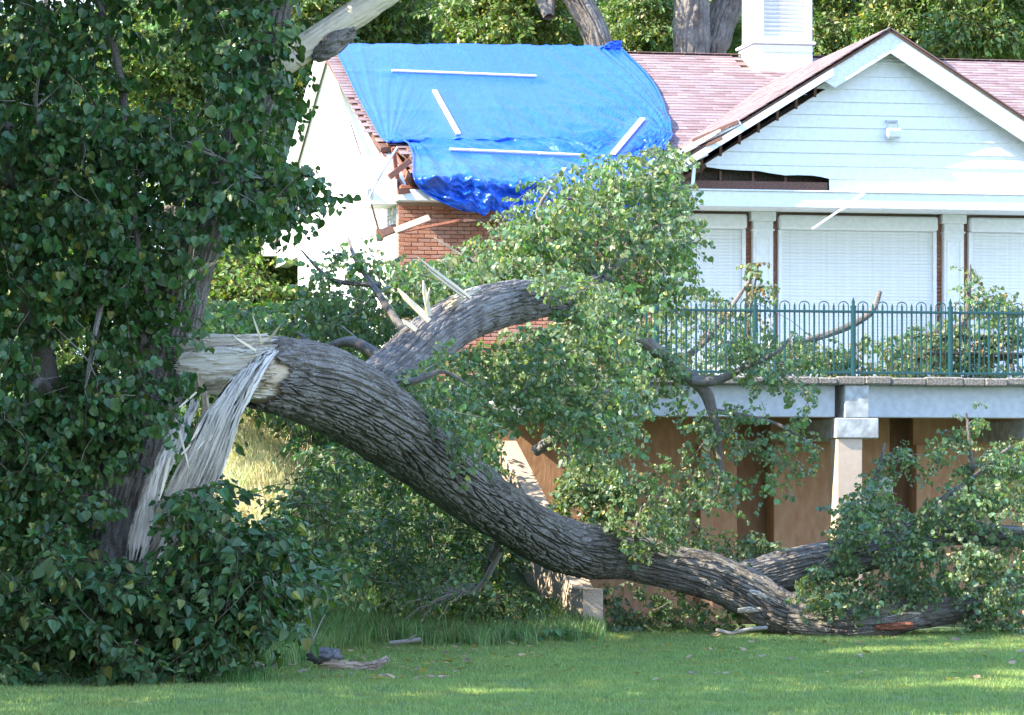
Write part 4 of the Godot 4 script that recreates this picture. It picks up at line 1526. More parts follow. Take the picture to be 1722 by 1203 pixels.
	# the torn end
	var hang := func(l: Array, widths: Array, dd: float, side: Vector3, seed_: int, called := "torn_wood") -> void:
		var pts := []
		var ws := []
		for i in l.size():
			pts.append(inv * at(l[i][0], l[i][1], dd + l[i][2]))
			ws.append(widths[i] * dd / FOCAL)
		var n := maxi(1, int(ws[ws.size() / 2] / 0.15))
		var own := RandomNumberGenerator.new()
		own.seed = 900 + seed_
		for k in n:
			var mid := (k + 0.5) / n - 0.5
			var p2 := []
			var w2 := []
			var lift := own.randf_range(-0.04, 0.04)
			var drift := own.randf_range(-0.06, 0.06)
			var cut := own.randf_range(0.0, 0.35) if n > 2 else 0.0
			for i in pts.size():
				var dir: Vector3 = (pts[mini(i + 1, pts.size() - 1)] - pts[maxi(i - 1, 0)]).normalized()
				var x := (side - dir * side.dot(dir)).normalized()
				var f := float(i) / (pts.size() - 1)
				var p: Vector3 = pts[i] + x * ws[i] * (mid + drift * f) + x.cross(dir) * (lift * (0.4 + f) - 0.5 * ws[i] * mid * mid)
				if i == pts.size() - 1:
					p = p.lerp(p2[i - 1], cut)
				p2.append(p)
				w2.append(ws[i] / n * own.randf_range(0.95, 1.5) + 0.004)
			var tone := own.randf_range(0.92, 1.06)
			obj(called, strip(p2, w2, side, 0.022, seed_ * 7 + k, Color(0.88, 0.835, 0.74) * tone), M.wood, t)
	var sx := Vector3(0.2, 1, 0.15)
	hang.call([[285, 592, 0.0], [350, 588, -0.1], [410, 586, -0.2], [470, 578, -0.1]], [34, 44, 46, 30], 46.0, sx, 3)
	hang.call([[290, 615, -0.1], [350, 614, -0.2], [420, 606, -0.3], [468, 592, -0.3]], [30, 42, 42, 26], 45.9, sx, 4)
	hang.call([[288, 640, 0.2], [350, 646, 0.15], [420, 640, 0.1], [470, 640, 0.2]], [24, 34, 50, 60], 46.2, sx, 5)
	var sd := Vector3(1, 0.55, 0.25)
	hang.call([[462, 588, -0.35], [425, 622, -0.6], [380, 690, -0.75], [340, 780, -0.7], [300, 860, -0.5], [258, 925, -0.3], [232, 968, -0.1]], [24, 48, 58, 66, 66, 48, 22], 46.0, sd, 6)
	hang.call([[440, 610, -0.2], [395, 660, -0.4], [352, 715, -0.45], [318, 770, -0.4]], [16, 24, 26, 12], 46.0, sd, 7)
	hang.call([[330, 670, -0.1], [300, 740, -0.35], [268, 800, -0.4], [245, 860, -0.3]], [12, 22, 28, 20], 45.9, sd, 8)
	hang.call([[300, 700, -0.2], [272, 770, -0.45], [252, 830, -0.5], [236, 900, -0.4], [222, 960, -0.3]], [8, 12, 18, 30, 18], 45.9, sd, 9)
	hang.call([[300, 840, -0.3], [290, 890, -0.4], [268, 930, -0.4]], [20, 22, 8], 45.8, sd, 10)
	for q in [[400, 660, 352, 742, 6], [372, 700, 330, 760, 5], [350, 690, 322, 742, 7], [338, 730, 300, 770, 4], [300, 720, 318, 790, 4], [285, 770, 268, 842, 6], [398, 720, 372, 800, 5], [300, 860, 262, 950, 7], [330, 660, 296, 690, 4], [440, 576, 424, 530, 4], [452, 572, 472, 546, 4], [430, 590, 392, 566, 5]]:
		obj("splinter", sliver(inv * at(q[0], q[1], 45.4), inv * at(q[2], q[3], 45.2), q[4] * 46.0 / FOCAL, 0.015, Vector3(0.2, 0.2, 1)), M.wood, t)
	for q in [[722, 540, 668, 486, 12], [712, 534, 684, 498, 7], [722, 532, 711, 472, 9], [716, 530, 722, 484, 5], [792, 502, 700, 432, 6], [780, 500, 716, 452, 5], [700, 556, 676, 538, 10]]:
		obj("splinter", sliver(inv * at(q[0], q[1], 51.35), inv * at(q[2], q[3], 51.3), q[4] * 51.0 / FOCAL, 0.03, Vector3(0.3, 0.3, 1)), M.wood, t)
	hang.call([[745, 520, -0.6], [775, 500, -0.75], [812, 484, -0.6]], [10, 16, 8], 52.9, Vector3(0.3, 1, 0.3), 91)
	var cap := Shape.new()
	var c0: Vector3 = inv * at(432, 628, 46.6)
	var ax := (inv * at(470, 632, 47.0) - c0).normalized()
	var cx := Vector3.UP.cross(ax).normalized()
	var cz := cx.cross(ax)
	var jag := FastNoiseLite.new()
	jag.seed = 12
	jag.frequency = 1.0
	var g := PackedVector3Array()
	for i in 16:
		for j in 81:
			var an := TAU * (j % 80) / 80
			var r := 0.405 * (1.0 - i / 15.0)
			var q := Vector2(cos(an), sin(an)) * r
			var out := (0.10 + 0.30 * absf(jag.get_noise_2d(q.x * 9.0, q.y * 9.0 + 4.0)) + 0.12 * jag.get_noise_2d(q.x * 30.0, q.y * 30.0)) * smoothstep(0.0, 0.12, 0.405 - r) - 0.25 * smoothstep(0.1, 0.0, 0.405 - r)
			g.push_back(c0 + cx * q.x + cz * q.y - ax * out)
	cap.tint = Color(0.62, 0.50, 0.36)
	cap.grid(g, 16, 81)
	obj("torn_end", cap, M.wood, t)
	# wounds where branches broke off on the ground
	hang.call([[1258, 996, -0.33], [1276, 1001, -0.35], [1298, 1010, -0.36]], [7, 10, 6], 60.3, Vector3(0.1, 1, 0.3), 95, "bare_wood_patch")
	hang.call([[1240, 1027, -0.29], [1262, 1025, -0.31], [1284, 1024, -0.32]], [5, 8, 5], 60.3, Vector3(0.1, 1, 0.3), 96, "bare_wood_patch")
	hang.call([[1478, 1046, -0.74], [1515, 1039, -0.77], [1556, 1034, -0.75]], [6, 12, 8], 60.23, Vector3(0.1, 1, 0.3), 97, "bare_wood_patch")
	var red := Shape.new()
	red.put(strip([inv * at(1470, 1056, 59.4), inv * at(1505, 1054, 59.35), inv * at(1540, 1052, 59.4)], [0.06, 0.13, 0.08], Vector3(0.1, 1, 0.4), 0.04, 98, Color(0.34, 0.13, 0.07)), Transform3D.IDENTITY)
	obj("bare_wood_patch", red, M.wood, t).set_meta("label", "reddish inner bark under the pale break")
	# foliage, clump by clump: outline, depths, sprays, anchor of its twigs
	var clumps := [
		[[[845, 372], [872, 330], [905, 295], [985, 280], [1050, 252], [1128, 245], [1152, 300], [1168, 372], [1172, 420], [1162, 470], [1196, 498], [1100, 520], [980, 510], [900, 470], [830, 478], [775, 440], [800, 402]], 57.2, 61.0, 820, [1000, 470, 57.6], 1.0, 40, 0.07],
		[[[560, 418], [600, 400], [640, 432], [700, 428], [770, 440], [820, 470], [770, 500], [700, 560], [640, 585], [560, 575], [520, 530], [500, 470], [520, 440]], 52.6, 55.2, 190, [640, 490, 53.2], 1.0, 14],
		[[[312, 520], [360, 500], [430, 520], [520, 480], [620, 540], [640, 590], [540, 570], [450, 560], [380, 560], [318, 570]], 53.0, 57.5, 190, [600, 570, 52.6], 1.0, 10],
		[[[690, 655], [760, 590], [830, 585], [900, 560], [960, 530], [1060, 530], [1100, 600], [1078, 680], [1082, 740], [1060, 775], [1000, 760], [960, 745], [930, 790], [880, 800], [820, 760], [745, 730], [680, 690]], 53.0, 58.0, 400, [970, 600, 57.0], 1.0, 30],
		[[[640, 640], [700, 610], [800, 640], [840, 720], [820, 800], [770, 770], [740, 720], [690, 690]], 49.8, 51.6, 80, [700, 640, 49.4], 0.85, 10],
		[[[770, 440], [900, 430], [1000, 470], [1090, 500], [1080, 560], [960, 540], [860, 470], [800, 470]], 55.5, 57.5, 90, [940, 470, 56.6], 1.0, 10],
		[[[1250, 560], [1300, 520], [1345, 560], [1395, 600], [1392, 640], [1362, 690], [1335, 670], [1280, 680], [1230, 640], [1205, 600]], 58.4, 59.8, 62, [1255, 618, 59.2], 0.85, 10],
		[[[1070, 560], [1130, 590], [1180, 640], [1150, 700], [1100, 680], [1075, 720], [1060, 640]], 58.6, 59.8, 60, [1130, 612, 59.3], 0.85, 8],
		[[[1150, 730], [1190, 690], [1260, 680], [1340, 700], [1392, 760], [1340, 800], [1290, 850], [1240, 865], [1190, 850], [1165, 790]], 58.8, 60.0, 120, [1200, 730, 59.6], 0.85, 16],
		[[[1020, 870], [1060, 810], [1100, 800], [1138, 850], [1150, 900], [1090, 930], [1030, 905]], 59.0, 60.0, 60, [1075, 900, 59.6], 0.85, 6],
		[[[1150, 905], [1200, 880], [1290, 900], [1330, 930], [1300, 960], [1200, 950]], 60.6, 61.6, 60, [1250, 980, 60.6], 0.8, 4],
		[[[850, 760], [930, 760], [1020, 760], [1070, 820], [1040, 880], [960, 880], [900, 830]], 60.4, 62.2, 230, [935, 740, 58.0], 0.9, 10],
		[[[1405, 880], [1425, 820], [1460, 790], [1510, 810], [1520, 860], [1580, 840], [1640, 760], [1722, 740], [1760, 800], [1760, 1080], [1640, 1060], [1560, 1000], [1500, 1010], [1440, 1040], [1370, 1030], [1330, 980], [1400, 930]], 58.9, 61.4, 560, [1540, 905, 60.6], 0.9, 36],
		[[[1470, 780], [1500, 740], [1560, 735], [1600, 720], [1630, 680], [1690, 730], [1750, 720], [1750, 800], [1640, 800], [1560, 800]], 59.6, 60.6, 90, [1630, 790, 60.2], 0.8, 10],
		[[[1010, 985], [1100, 985], [1230, 1010], [1330, 1060], [1250, 1078], [1100, 1075], [1030, 1060]], 60.8, 62.4, 150, [1150, 985, 60.6], 0.9, 6],
		[[[1320, 990], [1420, 960], [1520, 980], [1640, 1000], [1640, 1030], [1540, 1020], [1440, 1040], [1350, 1030]], 59.2, 60.0, 60, [1420, 1000, 59.8], 0.85, 6]]
	clumps.append([[[640, 640], [700, 600], [760, 560], [790, 600], [730, 660], [660, 700]], 49.4, 50.6, 30, [700, 640, 49.4], 0.7, 4, -0.2])
	clumps.append([[[860, 470], [960, 455], [1030, 480], [1020, 530], [940, 500], [880, 495]], 53.6, 55.4, 46, [960, 490, 56.0], 0.8, 6])
	clumps.append([[[655, 446], [760, 430], [880, 420], [930, 470], [860, 480], [780, 500], [720, 520], [660, 520]], 57.0, 61.0, 150, [880, 450, 57.6], 0.9, 10])
	clumps.append([[[740, 590], [840, 570], [900, 545], [980, 530], [1040, 560], [1060, 640], [1040, 720], [960, 740], [860, 720], [780, 680]], 53.2, 56.5, 170, [970, 600, 57.0], 0.9, 12])
	clumps.append([[[1390, 900], [1440, 830], [1520, 850], [1600, 830], [1722, 790], [1780, 850], [1780, 1060], [1650, 1050], [1580, 960], [1480, 930]], 58.6, 59.6, 190, [1540, 905, 60.6], 0.85, 14])
	clumps.append([[[1080, 800], [1130, 760], [1180, 830], [1180, 900], [1120, 920], [1080, 880]], 60.4, 61.6, 60, [1090, 900, 60.6], 0.85, 6])
	var xs := []
	var tw := Shape.new()
	for c in clumps:
		var pos := fill(c[0], c[1], c[2], int(c[3] * 1.5), c[7] if c.size() > 7 else 0.04, CLEAR.slice(1))
		for p in pos:
			xs.append(spray(p, c[5] * rng.randf_range(0.5, 0.9), 0.9))
		var an := at(c[4][0], c[4][1], c[4][2])
		branch_out(tw, an, pos.slice(0, c[6] * 3), 2, 0.018, 0.4, xs, c[5] * 0.7)
	var up := Shape.new()
	up.put(tw, inv)
	kind(obj("twigs", up, M.twig, t), "stuff")
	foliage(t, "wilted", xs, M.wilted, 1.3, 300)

const CLEAR := [[418, 785, 80, 98], [880, 795, 75, 90]]

func shrub(called: String, label: String, category: String, poly: Array, d0: float, d1: float, count: int, roots: Array, key: String, mat: Material, bright: float, size: float, singles: int, stems: int, group := "") -> void:
	var base := at(roots[0][0], roots[0][1], (d0 + d1) / 2.0)
	base.y = ground_y(base.x, -base.z)
	var t := thing(called, label, category, Transform3D(Basis.IDENTITY, base), group)
	var inv := t.transform.affine_inverse()
	var xs := []
	var tw := Shape.new()
	var pos := []
	for p in fill(poly, d0, d1, count, 0.0, CLEAR):
		if p.y > ground_y(p.x, -p.z) - 0.02:
			pos.append(p)
	for p in pos:
		xs.append(spray(p, size, 0.8))
	for r in roots:
		var a := at(r[0], r[1], (d0 + d1) / 2.0)
		a.y = ground_y(a.x, -a.z) - 0.03
		branch_out(tw, a, pos.slice(0, stems), 1, 0.016, 0.2, xs, size)
		pos.reverse()
	var up := Shape.new()
	up.put(tw, inv)
	obj("stems", up, M.twig, t)
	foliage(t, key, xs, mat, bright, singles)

func build_shrubs() -> void:
	shrub("mulberry_shrub", "dark broad leaved shrub crowding the base of the standing trunk, left part", "shrub", [[-40, 860], [40, 850], [120, 880], [175, 930], [215, 985], [250, 1000], [270, 1080], [240, 1150], [120, 1172], [-40, 1180]], 43.6, 46.2, 700, [[60, 1150], [180, 1150]], "bush", M.bush_leaf, 1.0, 0.95, 150, 14)
	shrub("mulberry_shrub", "dark broad leaved shrub right of the hanging torn wood, reaching over the lawn", "shrub", [[300, 830], [350, 808], [410, 825], [435, 860], [470, 890], [520, 940], [528, 975], [500, 1000], [470, 1035], [430, 1070], [395, 1100], [330, 1130], [240, 1150], [250, 1010], [285, 960], [310, 900]], 43.8, 46.2, 640, [[330, 1120], [400, 1100]], "bush", M.bush_leaf, 1.0, 0.95, 150, 14)
	shrub("leafy_shrub", "tangled shrub under the fallen trunk with thin bare stems", "shrub", [[470, 760], [560, 740], [640, 780], [700, 830], [760, 900], [800, 960], [760, 1000], [680, 1000], [600, 980], [540, 960], [490, 900], [460, 830]], 54.0, 60.0, 330, [[600, 990], [700, 1000]], "weed", M.weed, 1.0, 1.1, 0, 34)
	shrub("leafy_shrub", "small shrub in front of the dry grass bank, left of the fallen trunk", "shrub", [[400, 830], [470, 800], [540, 830], [580, 900], [590, 980], [530, 1000], [480, 930], [420, 870]], 49.0, 53.0, 200, [[520, 980]], "weed", M.weed, 1.0, 1.15, 0, 12)
	shrub("leafy_shrub", "shrub filling the bank between trunk and concrete wall", "shrub", [[600, 740], [700, 700], [820, 700], [820, 760], [840, 860], [860, 930], [840, 1000], [790, 1010], [740, 960], [690, 860]], 58.5, 63.5, 420, [[780, 1000], [700, 960]], "weed", M.weed, 1.0, 1.4, 0, 14)
	shrub("leafy_shrub", "sunlit shrub at the foot of the white end wall", "shrub", [[320, 600], [330, 540], [420, 520], [520, 560], [640, 580], [700, 640], [640, 720], [500, 740], [360, 720], [320, 660]], 61.0, 66.0, 560, [[480, 720], [600, 700]], "weed", M.weed, 1.0, 1.6, 0, 10)
	shrub("leafy_shrub", "low green growth on the bank below the wall's front end", "shrub", [[760, 970], [820, 960], [880, 970], [890, 1010], [880, 1040], [840, 1040], [780, 1030]], 57.5, 60.2, 70, [[880, 1040]], "weed", M.weed, 1.0, 1.1, 0, 6)
	shrub("leafy_shrub", "dark growth behind the standing trunk, under its curtain of leaves", "shrub", [[-40, 620], [200, 620], [330, 700], [420, 760], [400, 880], [250, 930], [-40, 930]], 49.0, 54.0, 520, [[100, 960], [300, 940]], "weed", M.weed, 1.0, 1.6, 0, 10)

func far_tree(label: String, px: float, d: float, r_px: float, lean: Array, crowns: Array, bright: float, bark_rows := 110) -> void:
	var base := at(px, 700, d)
	base.y = ground_y(base.x, d)
	var t := thing("background_tree", label, "tree", Transform3D(Basis.IDENTITY, base), "trees behind the pavilion")
	var inv := t.transform.affine_inverse()
	var pts := [Vector3(0, -0.3, 0)]
	var rad := [r_px * 1.25 * d / FOCAL]
	for q in lean:
		pts.append(inv * at(q[0], q[1], d))
		rad.append(q[2] * d / FOCAL)
	obj("trunk", trunk(pts, rad, 120 if bark_rows > 300 else 50, bark_rows, 0.035, 0.085, 71 + int(px), BARK), M.bark, t)
	var xs := []
	for c in crowns:
		var p := at(c[0], c[1], d + c[4])
		var lp: Vector3 = inv * p
		var s: Vector3 = pts[pts.size() - 1] * 0.6
		obj("limb", trunk([s, s.lerp(lp, 0.5) + Vector3(0, 0.4, 0), lp], [0.12, 0.08, 0.03], 16, 24, 0.006, 0.06, 72, BARK), M.bark, t)
		for k in ball(p, Vector3(c[2] * d / FOCAL, c[3] * d / FOCAL, 2.2), int(c[5] * 2.2), -0.05):
			xs.append(spray(k, 0.95, 0.8))
	foliage(t, "far", xs, M.far_leaf, lerpf(1.0, bright, 0.12))

func build_background() -> void:
	far_tree("grey furrowed trunk leaning left behind the tarp's ridge", 1030, 84.0, 26, [[1022, 200, 25], [1005, 70, 23], [972, 0, 22], [930, -80, 20], [880, -220, 15], [850, -420, 8]], [[820, -120, 160, 90, 1, 260], [960, -160, 150, 80, 2, 200]], 1.0, 320)
	far_tree("thick upright grey trunk left of the cupola", 1164, 85.0, 33, [[1163, 200, 31], [1163, 60, 31], [1163, 0, 30], [1165, -160, 26], [1180, -420, 12]], [[1100, -150, 120, 80, 3, 200], [1240, -180, 120, 80, 2, 160]], 1.0, 320)
	far_tree("grey trunk slanting right, half hidden by the cupola", 1185, 85.8, 28, [[1192, 150, 27], [1205, 60, 27], [1226, 0, 26], [1270, -120, 22], [1330, -300, 10]], [[1320, -150, 120, 80, 2, 160]], 1.0, 320)
	far_tree("yellow green tree in full sun seen through the gap in the poplar", 300, 91.0, 10, [[295, 500, 10], [290, 250, 8], [285, 100, 5]], [[260, 60, 120, 110, 0, 420], [330, 220, 120, 130, 1, 460], [420, 330, 100, 120, 0, 360], [130, 520, 130, 120, 0, 300], [470, 200, 60, 90, 2, 200]], 1.5)
	far_tree("bright bushy tree left of the white end wall", 420, 84.5, 9, [[420, 560, 8], [415, 450, 5]], [[400, 460, 110, 90, -1, 420], [360, 560, 90, 80, -2, 260], [450, 520, 80, 90, -2, 260]], 1.5)
	far_tree("tall leafy tree over the pale broken limb", 560, 92.0, 13, [[575, 200, 12], [580, 50, 12], [570, -60, 10], [560, -200, 6]], [[520, 60, 80, 80, 0, 240], [620, 50, 70, 70, 2, 160], [560, -60, 140, 80, 0, 240]], 1.1)
	far_tree("dark thin branched tree behind the left of the tarp", 735, 94.0, 13, [[738, 150, 12], [735, 60, 12], [722, -10, 10], [700, -120, 6]], [[700, 70, 90, 50, 2, 170], [660, 10, 80, 60, 0, 130], [760, 0, 80, 60, 3, 130]], 0.75)
	far_tree("sunlit green tree behind the middle of the tarp", 860, 90.0, 9, [[855, 150, 8], [850, 60, 7], [850, -80, 4]], [[850, 55, 80, 50, 0, 260], [920, 45, 70, 50, 1, 200], [800, 20, 70, 60, 1, 160], [880, -30, 90, 60, 0, 160]], 1.25)
	far_tree("dark leafy tree between the two leaning trunks", 1080, 98.0, 12, [[1080, 120, 11], [1082, 0, 9], [1080, -120, 5]], [[1080, 60, 75, 50, 0, 240], [1100, -10, 80, 60, 0, 200], [1230, 30, 80, 70, 2, 200]], 0.55)
	far_tree("shaded tree right of the cupola", 1400, 96.0, 12, [[1425, 100, 11], [1440, 40, 11], [1448, -40, 9], [1450, -160, 5]], [[1400, 60, 60, 50, 0, 170], [1450, 20, 70, 60, 2, 190], [1400, -40, 90, 60, 0, 170]], 0.7)
	far_tree("slim tree with pale forked trunk above the gable peak", 1540, 93.0, 10, [[1545, 110, 9], [1540, 40, 9], [1548, -30, 8], [1560, -160, 4]], [[1510, 40, 60, 50, 1, 150], [1580, 30, 60, 60, 1, 170], [1540, -50, 90, 60, 0, 160]], 0.95)
	far_tree("sunny green tree over the right end of the roof", 1650, 90.0, 10, [[1672, 150, 10], [1668, 70, 9], [1660, 0, 7], [1650, -120, 4]], [[1640, 55, 80, 48, 0, 300], [1710, 40, 70, 60, 1, 240], [1660, -30, 110, 60, 0, 240]], 1.2)
	far_tree("bright tree behind the far left of the poplar curtain", 120, 97.0, 10, [[115, 500, 9], [110, 300, 7], [120, 120, 4]], [[100, 330, 110, 120, 0, 330], [40, 500, 110, 120, 1, 300], [160, 200, 90, 110, 1, 260], [200, 440, 90, 120, 2, 260], [30, 120, 90, 110, 1, 220], [-10, 300, 90, 130, 0, 260], [0, 480, 80, 110, 0, 240], [90, 420, 90, 100, 1, 240]], 1.4)
	# a second, farther row that closes the view
	for q in [[80, 120, 1.0], [350, -20, 0.9], [560, 10, 0.8], [720, 40, 0.6], [900, 0, 0.7], [1060, 20, 0.5], [1250, -10, 0.6], [1420, 20, 0.6], [1600, -10, 0.8], [1760, 30, 0.9]]:
		var x: float = q[0]
		far_tree(["broad tree crown far behind the poplar curtain", "distant crown above the sunlit left trees", "distant crown behind the broken limb", "distant crown with sky gaps above the tarp's left half", "distant crown above the middle of the tarp", "distant dark crown above the leaning trunk", "distant crown behind the cupola", "distant crown just right of the cupola", "distant crown right of the gable peak", "distant crown at the right edge above the roof"][[80, 350, 560, 720, 900, 1060, 1250, 1420, 1600, 1760].find(int(x))], x, 112.0, 10, [[x + 4, 300, 9], [x - 3, 60, 8], [x, -100, 5]], [[x - 50, q[1] + 50, 80, 70, 0, 190], [x + 50, q[1] + 40, 80, 70, 3, 190], [x, q[1] - 50, 110, 70, 2, 170]], q[2], 90)

# ---------------------------------------------------------------- smaller things
func build_small() -> void:
	# the sloping concrete wall
	var wt := Transform3D(Basis.IDENTITY, Vector3(1.22, 0, -60.0))
	var cw := thing("sloping_wall", "tan concrete cheek wall sloping up the bank under the fallen trunk", "wall", wt)
	var s := Shape.new()
	var dir := Vector3(-1.30, 0, -4.5)
	var side := Vector3(0.305, 0, -0.03)
	var prof := [Vector3(0, -0.4, 0), Vector3(0, 0.69, 0), Vector3(0, 0.69, 0) + dir * 0.10, Vector3(0, 3.02, 0) + dir, Vector3(0, -0.4, 0) + dir]
	for i in prof.size():
		prof[i] -= side * 0.5
	s.slab(prof, side)
	obj("wall_body", s, M.tan, cw)
	var c := Shape.new()
	var cap := []
	for k in [[0.0, 0.692], [0.10, 0.692], [1.0, 3.022]]:
		cap.append(Vector3(0, k[1], 0) + dir * k[0])
	c.bar(cap[0] - dir.normalized() * 0.012, cap[1], 0.315, 0.02, Vector3.UP, 0.008)
	c.bar(cap[1], cap[2], 0.315, 0.02, Vector3.UP, 0.008)
	obj("coping", c, M.ochre_pale, cw)
	# torn strip hanging from the fascia
	var st := thing("hanging_strip", "torn white trim strip dangling from the fascia", "broken trim", frame_b() * Transform3D(Basis.IDENTITY, on_w(1454, 324, -2.3)))
	var o := on_w(1454, 324, -2.3)
	var sh := Shape.new()
	sh.bar(Vector3.ZERO, on_w(1415, 352, -2.2) - o, 0.06, 0.012, Vector3(0.2, 0.3, 1), 0.002)
	sh.bar(on_w(1415, 352, -2.2) - o, on_w(1366, 385, -2.1) - o, 0.035, 0.012, Vector3(0.2, 0.3, 1), 0.002)
	obj("strip", sh, M.white, st)
	# pole that leans on the torn corner
	var pp := thing("leaning_pole", "thin grey metal pole leaning at the torn roof corner", "pole", frame_b() * Transform3D(Basis.IDENTITY, on_w(588, 408, -2.6)))
	o = on_w(588, 408, -2.6)
	sh = Shape.new()
	sh.rod([Vector3.ZERO, on_w(618, 338, -2.7) - o, on_w(637, 298, -2.9) - o, on_w(668, 248, -3.0) - o], [0.018, 0.018, 0.016, 0.02], 8)
	obj("tube", sh, M.steel, pp)
	sh = Shape.new()
	sh.rod([on_w(634, 303, -2.87) - o, on_w(640, 292, -2.92) - o], [0.03, 0.03], 8)
	obj("joint", sh, M.steel, pp)
	# boards that hang off the corner in front of the brick
	var bb := thing("broken_boards", "splintered brown and pale boards hanging in front of the brick corner", "broken boards", frame_b() * Transform3D(Basis.IDENTITY, on_w(640, 390, -3.0)))
	o = on_w(640, 390, -3.0)
	for q in [[640, 394, 668, 382, 0.14, 0.05, 0], [639, 404, 637, 386, 0.10, 0.08, 0], [624, 343, 637, 388, 0.03, 0.03, 0], [664, 388, 722, 366, 0.11, 0.035, 1], [668, 391, 790, 368, 0.05, 0.03, 2], [780, 372, 905, 362, 0.05, 0.03, 0]]:
		var b := Shape.new()
		b.bar(on_w(q[0], q[1], -3.1) - o, on_w(q[2], q[3], -3.2) - o, q[4], q[5], Vector3(0.1, 0.5, 1), 0.006)
		obj("board", b, [M.bare_wood, M.pale_wood, M.red_wood][q[6]], bb)
	# picnic table on the terrace
	var pt := thing("picnic_table", "dark wooden picnic table on the terrace behind the right end of the railing", "picnic table", frame_b() * Transform3D(Basis(Vector3.UP, 0.06), Vector3(3.55, 4.0, -1.35)))
	for k in 5:
		var b := Shape.new()
		b.box(Vector3(-0.95, 0.71, -0.37 + k * 0.15), Vector3(0.95, 0.75, -0.235 + k * 0.15), 0.008)
		obj("tabletop_plank", b, M.table, pt)
	for z in [-0.72, 0.72]:
		for k in 2:
			var b := Shape.new()
			b.box(Vector3(-0.95, 0.41, z - 0.14 + k * 0.145), Vector3(0.95, 0.45, z - 0.005 + k * 0.145), 0.008)
			obj("bench_plank", b, M.table, pt)
	for x in [-0.65, 0.65]:
		for z in [-1.0, 1.0]:
			var b := Shape.new()
			b.bar(Vector3(x, 0.0, z * 0.62), Vector3(x, 0.71, z * 0.22), 0.09, 0.04, Vector3.RIGHT, 0.006)
			obj("leg", b, M.table, pt)
		for q in [[0.36, 0.82], [0.66, 0.34]]:
			var b := Shape.new()
			b.box(Vector3(x + 0.022, q[0], -q[1]), Vector3(x + 0.062, q[0] + 0.08, q[1]), 0.006)
			obj("cross_piece", b, M.table, pt)
	# leafy branches lying on the terrace
	var debris := [
		["leafy branch lying on the terrace behind the left railing bays", [[1090, 520], [1160, 480], [1230, 500], [1262, 540], [1262, 632], [820, 632], [840, 560], [1000, 540]], -0.4, -2.4, 560, [[1100, 620, -1.0, 6], [1180, 580, -1.1, 5], [1262, 470, -1.2, 3], [1276, 445, -1.2, 1.5]], []],
		["branch with a thick broken stem lying on the terrace behind the middle railing bay", [[1262, 590], [1330, 570], [1380, 585], [1480, 560], [1600, 545], [1660, 560], [1660, 634], [1262, 634]], -0.3, -2.0, 420, [[1330, 582, -0.7, 5], [1380, 566, -0.8, 6], [1430, 548, -0.9, 6], [1466, 524, -0.9, 5.5], [1480, 490, -0.9, 4.5]], []],
		["high leafy branch on the terrace at the right, rising above the railing", [[1560, 560], [1610, 520], [1622, 450], [1640, 440], [1656, 480], [1722, 500], [1760, 540], [1760, 634], [1480, 634], [1500, 590]], -0.3, -2.4, 380, [[1560, 600, -1.0, 7], [1620, 540, -1.1, 6], [1630, 480, -1.2, 4], [1632, 445, -1.2, 2]], []],
		["sparse leafy sprig on the terrace left of the column line", [[1250, 510], [1262, 440], [1285, 450], [1290, 500], [1270, 530]], -0.9, -1.3, 8, [[1255, 600, -1.1, 4], [1262, 520, -1.1, 3], [1275, 455, -1.1, 1.5]], []]]
	for q in debris:
		var st0: Array = q[5][0]
		var b := thing("fallen_branch", q[0], "branch", frame_b() * Transform3D(Basis.IDENTITY, on_w(st0[0], st0[1], st0[2])), "leafy branches on the terrace")
		var inv := b.transform.affine_inverse()
		var pts := []
		var rad := []
		for k in q[5]:
			pts.append(inv * frame_b() * on_w(k[0], k[1], k[2]))
			rad.append(k[3] * 63.0 / FOCAL)
		obj("stem", trunk(pts, rad, 30, 50, 0.006, 0.04, 61, BARK), M.bark, b)
		var xs := []
		var pos := []
		for p in fill(q[1], 0.0, 1.0, q[4], -2.0):
			var s0 := sight(p) if p.z < -0.1 else Vector2(1400, 600)
			var e := on_w(s0.x, s0.y, rng.randf_range(q[3], q[2]))
			if e.y > 4.02:
				pos.append(frame_b() * e)
		for p in pos:
			xs.append(spray(p, 0.62, 0.9))
		var tw := Shape.new()
		branch_out(tw, b.transform * pts[1], pos.slice(0, 12), 1, 0.012, 0.2, xs, 0.7)
		var up := Shape.new()
		up.put(tw, inv)
		obj("twigs", up, M.twig, b)
		var brown := []
		var green := []
		for i in xs.size():
			if i % 5 == 0:
				brown.append(xs[i])
			else:
				green.append(xs[i])
		foliage(b, "wilted", green, M.wilted, 1.25)
		foliage(b, "dried", brown, M.wilted, 1.0)
	# curled piece of bark and stone at the lawn's edge, sticks
	var bp := thing("bark_slab", "curled slab of pale inner bark lying at the lawn edge", "bark", Transform3D(Basis.IDENTITY, at(590, 1130, 47.6)))
	var inv2 := bp.transform.affine_inverse()
	obj("slab", strip([inv2 * at(536, 1122, 47.6), inv2 * at(575, 1120, 47.55), inv2 * at(615, 1122, 47.6), inv2 * at(650, 1110, 47.7)], [0.10, 0.17, 0.15, 0.09], Vector3(0, 0.8, -0.5), 0.03, 101, Color(0.55, 0.45, 0.33)), M.wood, bp)
	obj("curl", strip([inv2 * at(588, 1132, 47.4), inv2 * at(620, 1122, 47.4), inv2 * at(656, 1107, 47.5)], [0.05, 0.09, 0.10], Vector3(0.2, 0.8, 0.5), 0.03, 102, Color(0.42, 0.33, 0.26)), M.wood, bp)
	var chip := thing("bark_piece", "small pale bark scrap in the grass beside the shrubs", "bark", Transform3D(Basis.IDENTITY, at(430, 1128, 46.4)))
